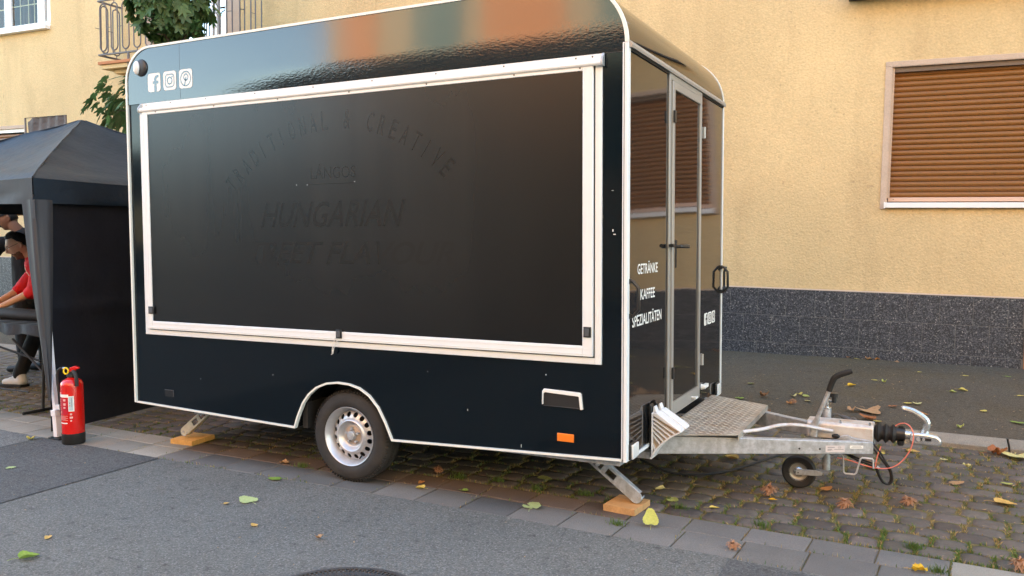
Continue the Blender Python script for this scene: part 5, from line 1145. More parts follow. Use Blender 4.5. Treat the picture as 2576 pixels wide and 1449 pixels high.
for k in range(4):
    a, b_ = crn[k], crn[(k+1)%4]; q = MB(); V = []; F = []; NU2 = 40
    dx, dy = b_[0]-a[0], b_[1]-a[1]; nn = Vector((dy,-dx,0)).normalized()
    for j in range(7):
        for i in range(NU2+1):
            u = i/NU2; w_ = (.018*noise.noise(Vector((u*9,j*.7,k*5)))*(j/6)+.012*sin(u*31+j*.8)*exp(-min(u,1-u)*8)*(j/6))*min(1,14*min(u,1-u)); zt = ZE-.018*sin(pi*u); zb = ZV+.012*sin(pi*u)-.006*noise.noise(Vector((u*6,k,2)))
            V.append(Vector((a[0]+dx*u, a[1]+dy*u, zt+(zb-zt)*j/6))+nn*(.006+w_))
    for j in range(6):
        for i in range(NU2): p_ = j*(NU2+1)+i; F.append((p_,p_+1,p_+NU2+2,p_+NU2+1))
    q.add(V,F); q.build('valance', TENT_GREY if k == 0 else TENT, tent, sharp=80, fix=False)
# legs: white steel, slightly splayed
def leg(xb,yb,xt,yt):
    q = MB(); d0 = Vector((xb,yb,.02)); d1 = Vector((xt,yt,ZV+.05)); m_ = d0+(d1-d0)*.10
    ax = (d1-d0).normalized(); q.obox((d0+m_)/2, ((m_-d0).length,.042,.042), ax, (0,1,0)); q.obox((m_+d1)/2, ((d1-m_).length,.030,.030), ax, (0,1,0)); q.obox(m_, (.045,.052,.052), ax, (0,1,0)); o = q.build('leg', LEGWHITE, tent, bevel=.002)
    q = MB(); q.box((xb-.065,yb-.035,.004),(xb+.055,yb+.045,.016)); q.build('foot_plate', PLASTIC, o, bevel=.002)
    q = MB(); q.box((xb-.005+.02,yb-.024,.23),(xb+.075,yb-.020+.03,.262)); q.build('foot_clip', LEGWHITE, o, bevel=.002)
leg(-.815,-.035,-1.0,.0); leg(-3.9,.02,-3.9,.02); leg(-1.02,2.9,-1.02,2.9); leg(-3.9,2.9,-3.9,2.9)
q = MB(); q.obox((-2.45,0.0,1.80),(2.9,.02,.03)); q.obox((-1.0,1.45,1.80),(2.9,.02,.03),(0,1,0)); q.build('truss', LEGWHITE, tent)
# side wall towards the trailer
q = MB(); V = []; F = []; NU2, NV2 = 60, 40
for j in range(NV2+1):
    v = j/NV2
    for i in range(NU2+1):
        u = i/NU2; y = .20+(2.93-.20)*u; zt = ZV+.05; zb = .012
        z = zt+(zb-zt)*v; x = -1.005-.13*v*(.35+.65*min(1,u*2.5)) ; fold = .020*noise.noise(Vector((u*4,v*3,9)))+.013*noise.noise(Vector((u*10,v*2.5,4)))
        sagl = .016*exp(-((v-.47-.05*u)**2)/.0006)+.010*exp(-((v-.76-.05*sin(u*5))**2)/.0012)
        yy = y + (.0 if u > 0 else .10*v) ; V.append((x+fold+sagl, (.09-.02*v)*(1-u)+2.93*u, z))
for j in range(NV2):
    for i in range(NU2): p_ = j*(NU2+1)+i; F.append((p_,p_+1,p_+NU2+2,p_+NU2+1))
q.add(V,F); q.build('side_wall', TENT_WALL, tent, sharp=80, fix=False)
# gathered front curtain wrapped round the corner leg
q = MB(); V = []; F = []; NV2 = 44; n = 30
for j in range(NV2+1):
    v = j/NV2; z = ZV+.03+(.30-ZV-.03)*v
    cx, cy = -.985+.155*v, -.030-.040*v; k = 1-v**1.15*.93
    for i in range(n+1):
        t = i/n   # 0: left end of the front flap, 1: rear end of the side flap
        pl_ = .003*sin(t*9+v*3)+.010*noise.noise(Vector((t*3,v*1.5,6)))
        if t < .42: x = cx-(.42-t)/.42*.11*k; y = cy-.035*(.5+.5*k)+pl_
        else: x = cx+.02+pl_+.02*k; y = cy-.035*(.5+.5*k)+(t-.42)/.58*.14*k
        V.append((x,y,z))
for j in range(NV2):
    for i in range(n): p_ = j*(n+1)+i; F.append((p_,p_+1,p_+n+2,p_+n+1))
q.add(V,F); q.build('corner_curtain', TENT_GREY, tent, sharp=80, fix=False)

# ---------------------------------------------------------------- folding table with black cloths
tb = thing('folding_table', 'black folding table with dark folded cloths on it inside the tent', 'table', (-2.9,.9,0))
q = MB(); q.box((-4.1,.56,.715),(-1.93,1.18,.742)); q.build('table_top', PLASTIC, tb, bevel=.004)
q = MB(); V = []; F = []
for i in range(41):
    x = -4.15+2.30*i/40; w_ = .012*sin(i*1.3); V += [(x,.545+w_,.748),(x,.53+w_*1.5,.66+.012*sin(i*.9)),(x,1.20,.749)]
for i in range(40): F.append((3*i,3*i+3,3*i+4,3*i+1)); F.append((3*i+2,3*i+5,3*i+3,3*i))
q.add(V,F); q.build('table_cloth', CLOTH, tb, sharp=80, fix=False)
for x in (-1.88,-3.9):
    q = MB(); q.tube([(x,.60,.70),(x+.01,.56,.03)],.013,8); q.tube([(x,1.12,.70),(x+.01,1.16,.03)],.013,8); q.tube([(x+.01,.38,.016),(x+.01,1.30,.016)],.013,8); q.build('leg_frame', RUBBER, tb)
q = MB(); q.tube([(-1.90,.62,.30),(-2.35,.62,.60)],.010,6); q.tube([(-2.0,.64,.42),(-2.6,.64,.52)],.010,6); q.tube([(-1.87,.44,.19),(-3.9,.44,.19)],.007,6); q.build('brace', RUBBER, tb)
fc = thing('folded_cloth', None, None, (-2.3,.85,.75))
q = MB(); q.tube([(-3.1,.80,.79),(-2.7,.82,.80),(-2.15,.84,.79),(-2.05,.85,.785)],[.045,.055,.055,.03],12,flat=1.6,up=(0,0,1)); q.build('cloth_roll', CLOTH, fc, sharp=60)
fc['label'] = 'black folded cloth roll lying on the table in front of the man in red'; fc['category'] = 'cloth'
# ---------------------------------------------------------------- people
def capsule(mb, p0, p1, r0, r1, n=14, sy=1.0):
    p0, p1 = Vector(p0), Vector(p1); d = (p1-p0); L_ = d.length; d.normalize(); pts = []; rs = []
    for i in range(5): a = pi/2*(1-i/4); pts.append(p0-d*r0*sin(a)); rs.append(max(.001,r0*cos(a)))
    for i in range(5): a = pi/2*i/4; pts.append(p1+d*r1*sin(a)); rs.append(max(.001,r1*cos(a)))
    mb.tube(pts, rs, n)
def fused(mb, name, mat, parent, voxel=.011, smooth=5, disp=None):
    o = mb.build(name, mat, parent, sharp=None)
    r = o.modifiers.new('fuse','REMESH'); r.mode = 'VOXEL'; r.voxel_size = voxel; r.use_smooth_shade = True
    s_ = o.modifiers.new('smooth','SMOOTH'); s_.iterations = smooth; s_.factor = .5
    if disp:
        tx_ = bpy.data.textures.new(name+'_folds','CLOUDS'); tx_.noise_scale = disp[0]; dd = o.modifiers.new('folds','DISPLACE'); dd.texture = tx_; dd.strength = disp[1]; dd.texture_coords = 'GLOBAL'
    return o
def head(mb, C, fwd, up, sc=1.0, hair=None, beard=None):
    C = Vector(C); f = Vector(fwd).normalized(); u = (Vector(up)-f*Vector(up).dot(f)).normalized(); s_ = u.cross(f)
    def surf(th_, ph, off=0.0):
        # th_: azimuth from face direction, ph: elevation
        x, y, z = cos(ph)*cos(th_), cos(ph)*sin(th_), sin(ph)
        rx, ry, rz = .098, .077, .120
        if z < 0: ry *= 1-.30*(-z)**1.2; rx *= 1-.10*(-z)
        g_ = lambda a,b,w1,w2: exp(-((th_-a)/w1)**2-((ph-b)/w2)**2)
        d = 0
        d += .030*g_(0,-.10,.13,.16)+.014*g_(0,.10,.10,.22)+.005*g_(0,.34,.6,.12)-.010*(g_(.38,.14,.2,.14)+g_(-.38,.14,.2,.14))
        d += .010*g_(0,-.46,.28,.07)+.008*g_(0,-.58,.26,.06)-.004*g_(0,-.52,.25,.03)+.016*g_(0,-.86,.35,.16)-.006*g_(0,-.70,.25,.07)
        p_ = Vector((x*rx,y*ry,z*rz)); p_ += Vector((x,y,z))*(d+off)
        if z < -.3: p_.x += .018*(-z-.3)
        return C+(f*p_.x+s_*p_.y+u*p_.z)*sc
    def sheet(fn_mask, off, target, n=56, m=40):
        V = []; F = []; ok = {}
        for i in range(m+1):
            for j in range(n+1): V.append(surf(-pi+2*pi*j/n, -pi/2+pi*i/m, off(-pi+2*pi*j/n, -pi/2+pi*i/m) if callable(off) else off))
        for i in range(m):
            for j in range(n):
                if (off(-pi+2*pi*(j+.5)/n, -pi/2+pi*(i+.5)/m) > -.004 if fn_mask is None else fn_mask(-pi+2*pi*(j+.5)/n, -pi/2+pi*(i+.5)/m)): F.append((i*(n+1)+j,i*(n+1)+j+1,(i+1)*(n+1)+j+1,(i+1)*(n+1)+j))
        target.add(V,F)
    V = []; F = []; n, m = 56, 40
    for i in range(1,m):
        for j in range(n): V.append(surf(-pi+2*pi*j/n, -pi/2+pi*i/m))
    V += [surf(0,-pi/2), surf(0,pi/2)]
    for i in range(m-2):
        for j in range(n): F.append((i*n+j,i*n+(j+1)%n,(i+1)*n+(j+1)%n,(i+1)*n+j))
    for j in range(n): F.append((len(V)-2,(j+1)%n,j)); F.append((len(V)-1,(m-2)*n+j,(m-2)*n+(j+1)%n))
    mb.add(V,F)
    loc = lambda a,b,c: C+(f*a+s_*b+u*c)*sc
    for sg in (-1,1):   # ears
        mb.tube([loc(-.005,sg*.074,-.03),loc(-.018,sg*.088,-.012),loc(-.022,sg*.092,.012),loc(-.008,sg*.088,.026),loc(.004,sg*.078,.012)],[.007*sc,.008*sc,.009*sc,.008*sc,.006*sc],8)
    return surf, loc, sheet
def person_hand(mb, W_, dirv, palm_n, s_=1.0):
    W_ = Vector(W_); d = Vector(dirv).normalized(); n_ = Vector(palm_n).normalized(); b_ = d.cross(n_)
    capsule(mb, W_, W_+d*.055*s_, .026*s_, .030*s_); 
    for k,(off,L_) in enumerate(((-.028,.062),(-.010,.075),(.010,.070),(.027,.052))):
        p0 = W_+d*.065*s_+b_*off*s_; p1 = p0+d*L_*.55*s_-n_*.008; p2 = p1+d*L_*.40*s_-n_*.026*s_; capsule(mb,p0,p1,.0095*s_,.0088*s_,8); capsule(mb,p1,p2,.0088*s_,.0072*s_,8)
    p0 = W_+d*.015*s_-b_*.026*s_; p1 = p0+d*.035*s_-b_*.026*s_-n_*.012; capsule(mb,p0,p1,.012*s_,.010*s_,8); capsule(mb,p1,p1+d*.028*s_-n_*.01,.010*s_,.008*s_,8)
# man in the red shirt, leaning over the table, face in profile to the left
pr_ = thing('person', 'bearded man with glasses in a red shirt leaning over the table under the tent', 'person', (-3.15,1.25,0))
HC = Vector((-3.115,1.20,1.43)); F_ = Vector((-.54,-.84,0)); S_ = Vector((.84,-.54,0)); UZ = Vector((0,0,1)); FW = F_*.88-UZ*.48; sc_h = 1.10
B_ = lambda f_,s_,z: Vector((HC.x,HC.y,0))+F_*f_+S_*s_+UZ*z
q = MB(); surf, loc, sheet = head(q, HC, FW, F_*.48+UZ*.88, sc_h)
NK = B_(-.15,0,1.29); SHL = B_(-.17,.19,1.19); SHR = B_(-.17,-.19,1.19); PV = B_(-.36,0,.86)
capsule(q, B_(-.06,0,1.37), NK, .058, .064)
EL1 = B_(-.12,.24,.985); HD1 = B_(.16,.14,.84); EL2 = B_(-.02,-.24,.99); HD2 = B_(.24,-.10,.84)
capsule(q, SHL, EL1, .052, .044); capsule(q, EL1, HD1, .044, .029); capsule(q, SHR, EL2, .052, .044); capsule(q, EL2, HD2, .044, .029)
person_hand(q, HD1, HD1-EL1, (0,0,1)); person_hand(q, HD2, HD2-EL2, (0,0,1))
K1, A1, K2, A2 = Vector((-3.17,1.36,.48)), Vector((-3.29,1.27,.10)), Vector((-2.98,1.66,.46)), Vector((-2.90,1.78,.10)); H1_, H2_ = PV+S_*.09, PV-S_*.09
capsule(q, NK-UZ*.08, PV, .11, .12); capsule(q, H1_, K1, .075, .055); capsule(q, K1, A1, .052, .038); capsule(q, H2_, K2, .075, .055); capsule(q, K2, A2, .052, .038)
fused(q, 'body', SKIN, pr_, .0085, 3)
q = MB(); MID = B_(-.27,0,1.05)
for p0_,p1_,ra,rb_ in ((NK-UZ*.06,MID,.11,.125),(MID,PV,.125,.13)):
    for sd in (-.07,0,.07): capsule(q, p0_+S_*sd, p1_+S_*sd, ra, rb_)
capsule(q, NK-UZ*.05, SHL, .085, .080); capsule(q, NK-UZ*.05, SHR, .085, .080)
capsule(q, SHL, EL1+UZ*.012, .078, .072); capsule(q, SHR, EL2+UZ*.012, .078, .072); capsule(q, EL1, EL1+(HD1-EL1)*.14, .068, .062); capsule(q, EL2, EL2+(HD2-EL2)*.14, .068, .062)
q.tube([PV-UZ*.05+S_*.20*cos(a)+F_*.155*sin(a) for a in [2*pi*i/16 for i in range(16)]],.02,8,closed=True)
fused(q, 'shirt', SHIRT, pr_, .010, 3, (.09,.022))
q = MB(); q.tube([NK+S_*.070*cos(a)+F_*(.066*sin(a)+.02)+UZ*(.030-.03*sin(a)) for a in [2*pi*i/16 for i in range(16)]],.018,8,closed=True); q.build('collar', SHIRT, pr_)
q = MB(); T1 = PV+S_*.20-UZ*.04-F_*.04; q.hexa([T1,T1-F_*.06,T1-F_*.06+S_*.012,T1+S_*.012,T1+UZ*.16,T1-F_*.05+UZ*.16,T1-F_*.05+UZ*.16+S_*.012,T1+UZ*.16+S_*.012]); q.build('shirt_tail', WHITE, pr_)
q = MB(); capsule(q, H1_, K1, .098, .078); capsule(q, K1, A1+UZ*.03, .076, .062); capsule(q, H2_, K2, .098, .078); capsule(q, K2, A2+UZ*.03, .076, .062); capsule(q, PV+UZ*.02, PV-UZ*.06, .135, .13)
fused(q, 'trousers', BLACKCL, pr_, .014, 3, (.12,.02))
for (fx,fy) in ((-3.30,1.27),(-2.90,1.78)):
    q = MB(); capsule(q, (fx+.05,fy,.055), (fx-.14,fy-.05,.040), .050, .036); capsule(q, (fx+.05,fy,.06), (fx+.03,fy,.12), .050, .048); capsule(q,(fx-.02,fy,.07),(fx-.08,fy-.03,.055),.045,.04); o = fused(q, 'sneaker', SNEAK, pr_, .009, 3)
    q = MB(); q.prism([(-.20,-.06),(-.19,-.10),(-.12,-.11),(.0,-.065),(.09,-.05),(.105,0),(.09,.05),(0,.045),(-.12,.01),(-.19,-.02)], lambda u,v,t:(fx+u,fy+v,t), .003, .026); q.build('sole', RUBBER, o)
def sm(e0, e1, x): t = max(0,min(1,(x-e0)/(e1-e0))); return t*t*(3-2*t)
def hair_off(t, p_):
    a = abs(t); line = .66+.22*cos(t) if a < 1.3 else (.66+.22*cos(1.3))-(a-1.3)*1.35
    line = max(line, -.42); k = sm(line-.06, line+.10, p_)
    return -.006+k*(.0095+.014*sm(.55,.95,p_)*(a < 2.2)+.004*noise.noise(Vector((t*7,p_*7,1))))
def beard_off(t, p_):
    a = abs(t); k = sm(-.52,-.66,p_)*sm(1.55,1.35,a); k = max(k, sm(.62,.95,a)*sm(1.5,1.25,a)*sm(-.25,-.50,p_)*.85, sm(.46,.36,a)*sm(-.33,-.37,p_)*sm(-.47,-.43,p_), sm(.30,.42,a)*sm(.9,.7,a)*sm(-.36,-.48,p_))
    return -.005+.0085*k
q = MB(); sheet(None, hair_off, q, 90, 64); q.build('hair', HAIR, pr_, sharp=60, fix=False)
q = MB(); sheet(None, beard_off, q, 120, 90); q.build('beard', BEARD, pr_, sharp=60, fix=False)
q = MB()
for sg in (-1,1):
    cc = [loc(.104,sg*.034+.026*cos(a),.012+.021*sin(a)) for a in [2*pi*i/18 for i in range(18)]]; q.tube(cc,.0016,5,closed=True); q.tube([loc(.102,sg*.060,.018),loc(.06,sg*.082,.018),loc(-.01,sg*.086,.018),loc(-.025,sg*.086,.004)],.0018,5)
q.tube([loc(.106,-.008,.014),loc(.112,0,.018),loc(.106,.008,.014)],.0016,5); q.build('glasses', RUBBER, pr_)
q = MB()
for sg in (-1,1): q.sphere(surf(sg*.36,.11,-.004), .012, 10, 8)
q.build('eyes', WHITE, pr_); q = MB()
for sg in (-1,1): q.tube([surf(sg*a,.27,.0015) for a in (.16,.3,.45,.55)],[.002,.0035,.003,.0015],5)
q.build('eyebrows', HAIR, pr_)
# person in black standing further back
p2_ = thing('person', 'man in a black cap and black T-shirt standing behind the man in red', 'person', (-4.25,1.9,0))
HC = Vector((-4.235,1.80,1.72)); q = MB(); surf, loc, sheet = head(q, HC, (-.50,-.78,-.40), (0,0,1), 1.06)
capsule(q, HC+Vector((.05,.03,-.07)), Vector((-4.10,1.90,1.52)), .058, .064); capsule(q, Vector((-4.1,1.92,1.48)), Vector((-4.12,1.95,1.0)), .13, .14); capsule(q, Vector((-4.12,1.95,1.0)), Vector((-4.12,1.95,.9)), .14, .14)
capsule(q, Vector((-4.12,1.86,.9)), Vector((-4.12,1.86,.10)), .085, .042); capsule(q, Vector((-4.05,2.06,.9)), Vector((-4.05,2.06,.10)), .085, .042)
sl_, sr_ = Vector((-4.25,1.72,1.44)), Vector((-3.98,2.10,1.44)); e1_, h1_ = Vector((-4.42,1.60,1.16)), Vector((-4.62,1.42,1.05)); capsule(q, sl_, e1_, .052, .042); capsule(q, e1_, h1_, .040, .028); person_hand(q, h1_, h1_-e1_, (0,0,1))
e2_, h2_ = Vector((-3.90,2.12,1.14)), Vector((-4.1,1.86,.98)); capsule(q, sr_, e2_, .052, .042); capsule(q, e2_, h2_, .040, .028); person_hand(q, h2_, h2_-e2_, (0,0,1))
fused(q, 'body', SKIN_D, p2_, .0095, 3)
q = MB(); capsule(q, Vector((-4.1,1.92,1.47)), Vector((-4.12,1.95,1.0)), .155, .165); capsule(q, Vector((-4.12,1.95,1.0)), Vector((-4.12,1.95,.86)), .165, .16); capsule(q, sl_, sr_, .085, .085); capsule(q, sl_, sl_+(e1_-sl_)*.75, .078, .07); capsule(q, sr_, sr_+(e2_-sr_)*.75, .078, .07); fused(q, 'shirt', BLACKCL, p2_, .014, 3, (.12,.02))
q = MB(); capsule(q, Vector((-4.12,1.86,.9)), Vector((-4.12,1.86,.12)), .105, .066); capsule(q, Vector((-4.05,2.06,.9)), Vector((-4.05,2.06,.12)), .105, .066); fused(q, 'trousers', BLACKCL, p2_, .014, 3, (.12,.02))
for fy in (1.84,2.05):
    q = MB(); capsule(q, (-4.08,fy,.05), (-4.26,fy-.06,.04), .05, .038); fused(q, 'shoe', RUBBER, p2_, .012, 2)
q = MB(); sheet(lambda t,p_: p_ > .30, lambda t,p_: .014, q); br_ = [loc(.09+.085*cos(a)*1.0, .075*sin(a), .045+.02*cos(a)) for a in [radians(-90+15*i) for i in range(13)]]; q.add([*br_, loc(.06,0,.06)], [(i,i+1,13) for i in range(12)]); q.build('cap', BLACKCL, p2_, sharp=70, fix=False)
q = MB(); sheet(lambda t,p_: abs(t) < .5 and -.44 < p_ < -.34, .006, q); q.build('moustache', HAIR, p2_, sharp=60, fix=False)
q = MB(); sheet(lambda t,p_: abs(t) > 1.8 and -.3 < p_ <= .30, .005, q); q.build('hair', HAIR, p2_, sharp=60, fix=False)
# ---------------------------------------------------------------- banner behind the tent
bn = thing('banner', 'dark brown wrinkled cloth banner with a white letter in a metal frame behind the tent', 'banner', (-5.55,3.2,0))
q = MB(); V = []; F = []
for j in range(25):
    for i in range(31):
        u, v = i/30, j/24; sagt = .035*(1-u)**3*0; V.append((-5.93+.76*u, 3.2+.022*noise.noise(Vector((u*3+v*4,v*6,2)))+.010*sin((u*2+v)*14), 3.115-.01*u-1.5*v - (.05*max(0,1-u*8) if v == 0 else 0)))
for j in range(24):
    for i in range(30): p_ = j*31+i; F.append((p_,p_+1,p_+32,p_+31))
q.add(V,F); q.build('cloth', BANNER, bn, sharp=80, fix=False)
q = MB(); q.tube([(-5.985,3.2,.15),(-5.985,3.2,3.12),(-5.155,3.2,3.105),(-5.155,3.2,.15)],.013,8); q.build('frame', IRON, bn)
q = MB(); add_text(q, 'R', (-5.55,3.165,2.745), (.22,0,.97), (-.97,0,.22), w=.17, h=.17, offset=.04); q.build('letter', WHITE, bn, sharp=None, fix=False)
q = MB(); q.box((-6.05,3.0,.1),(-5.1,3.4,.14)); q.build('base', IRON, bn)

# ---------------------------------------------------------------- maple tree
mt = thing('maple_tree', 'young dark green maple tree rising behind the trailer in front of the balcony', 'tree', (-3.52,3.5,.1))
q = MB(); q.tube([(-3.52,3.52,.05),(-3.53,3.51,1.5),(-3.50,3.50,3.0),(-3.52,3.50,3.9),(-3.50,3.50,4.6),(-3.5,3.5,5.4)],[.075,.065,.058,.050,.040,.02],10)
rnd = random.Random(21); tips = []
for i in range(26):
    z0 = rnd.uniform(3.75,5.0); a = rnd.uniform(0,2*pi); L_ = rnd.uniform(.22,.42); p0 = Vector((-3.51,3.5,z0)); p2 = p0+Vector((cos(a)*L_,sin(a)*L_,rnd.uniform(-.05,.35))); pm = (p0+p2)/2+Vector((0,0,.08)); q.tube([p0,pm,p2],[.016,.010,.005],5); tips.append((pm+p2)/2)
for i in range(9):
    a = pi+rnd.uniform(-.5,.5); p0 = Vector((-3.53,3.5,rnd.uniform(2.7,3.1))); p2 = p0+Vector((-rnd.uniform(.6,1.05),rnd.uniform(-.35,.3),rnd.uniform(-.05,.45))); q.tube([p0,(p0+p2)/2+Vector((0,0,.05)),p2],[.013,.009,.004],5)
q.build('trunk', BARK, mt, sharp=60)
def maple_me(seed):
    rnd = random.Random(seed); lobes = [(90,1.0),(42,.86),(138,.86),(-12,.55),(192,.55)]; P = []
    for i in range(60):
        a = -75+330*i/59; r = .30
        for la,lr in lobes:
            d = abs(a-la); r = max(r, lr*max(0,1-(d/36)**1.3)+.0)
            for off in (-11,11):
                d2 = abs(a-(la+off)); r = max(r, lr*.72*max(0,1-(d2/7)))
        r = max(r,.46); P.append((r*cos(radians(a)), r*sin(radians(a))))
    V = [(0,0,0)]+[(x*.55, y*.55+.12, -.12*(x*x+y*y)*.55+.05*abs(x)*.5+rnd.uniform(-.01,.01)) for x,y in P]; F = [(0,i+1,i+2) for i in range(59)]
    mb = MB(); mb.add(V,F); mb.add([(-.008,.0,0),(.008,.0,0),(.006,-.45,-.05),(-.006,-.45,-.05)],[(0,1,2,3)])
    return mb.v, mb.f, mb.mesh('leaf', MAPLE, None, None, fix=False)
MPL = [maple_me(i) for i in range(4)]
cen = Vector((-3.52,3.5,4.75)); toc = (cp-cen).normalized(); LV = []
for i in range(1050):
    d = Vector((rnd.gauss(0,1),rnd.gauss(0,1),rnd.gauss(0,1))).normalized(); r = rnd.uniform(.55,1.0)**.5
    z = d.z; R_ = .56*(1+.13*noise.noise(d*2.2)); P = cen+Vector((d.x*R_*r, d.y*R_*r, d.z*(.92 if z < 0 else 1.3)*r*(1+.1*noise.noise(d*3+Vector((5,0,0))))))
    if noise.noise(P*3.2+Vector((0,3,0))) < -.42: continue
    LV.append((P, d))
for i in range(230):
    P = Vector((rnd.uniform(-4.78,-4.0), 3.5+rnd.uniform(-.35,.35), rnd.uniform(2.78,3.62))); 
    t = (P.x+4.78)/.8
    if abs(P.z-3.2) > .20+.42*t: continue
    if noise.noise(P*4.5) < -.12: continue
    LV.append((P, (P-Vector((-3.9,3.7,3.1))).normalized()))
def orient(P, d):
    n_ = (d+Vector((rnd.uniform(-.5,.5),rnd.uniform(-.5,.5),rnd.uniform(.2,1.1)))).normalized(); dn = Vector((d.x+rnd.uniform(-.6,.6), d.y+rnd.uniform(-.6,.6), -.75)); dn = (dn-n_*dn.dot(n_)).normalized(); X_ = dn.cross(n_)
    s_ = rnd.uniform(.18,.26)
    return Matrix(((X_.x*s_,dn.x*s_,n_.x*s_,P.x),(X_.y*s_,dn.y*s_,n_.y*s_,P.y),(X_.z*s_,dn.z*s_,n_.z*s_,P.z),(0,0,0,1)))
def inview(P):
    d = P-cp; z = d.dot(cd); return abs(d.dot(_r)/z) < .63 and -.36 < d.dot(_d)/z < .3
sc_l = sorted(LV, key=lambda a: -((a[0]-cen).dot(toc)+ (0 if inview(a[0]) else -9) + (2 if a[0].x < -4.2 and a[0].z < 3.7 else 0)))
st = MB(); n_obj = 0
for i,(P,d) in enumerate(sc_l):
    m_ = orient(P,d); k = rnd.randrange(4)
    if n_obj < 300 and inview(P): inst(MPL[k][2], 'leaf', mt, m_); n_obj += 1
    else: st.T = m_; st.add(MPL[k][0], MPL[k][1])
st.T = None; st.build('crown', MAPLE, mt, sharp=None, kind='stuff', fix=False)

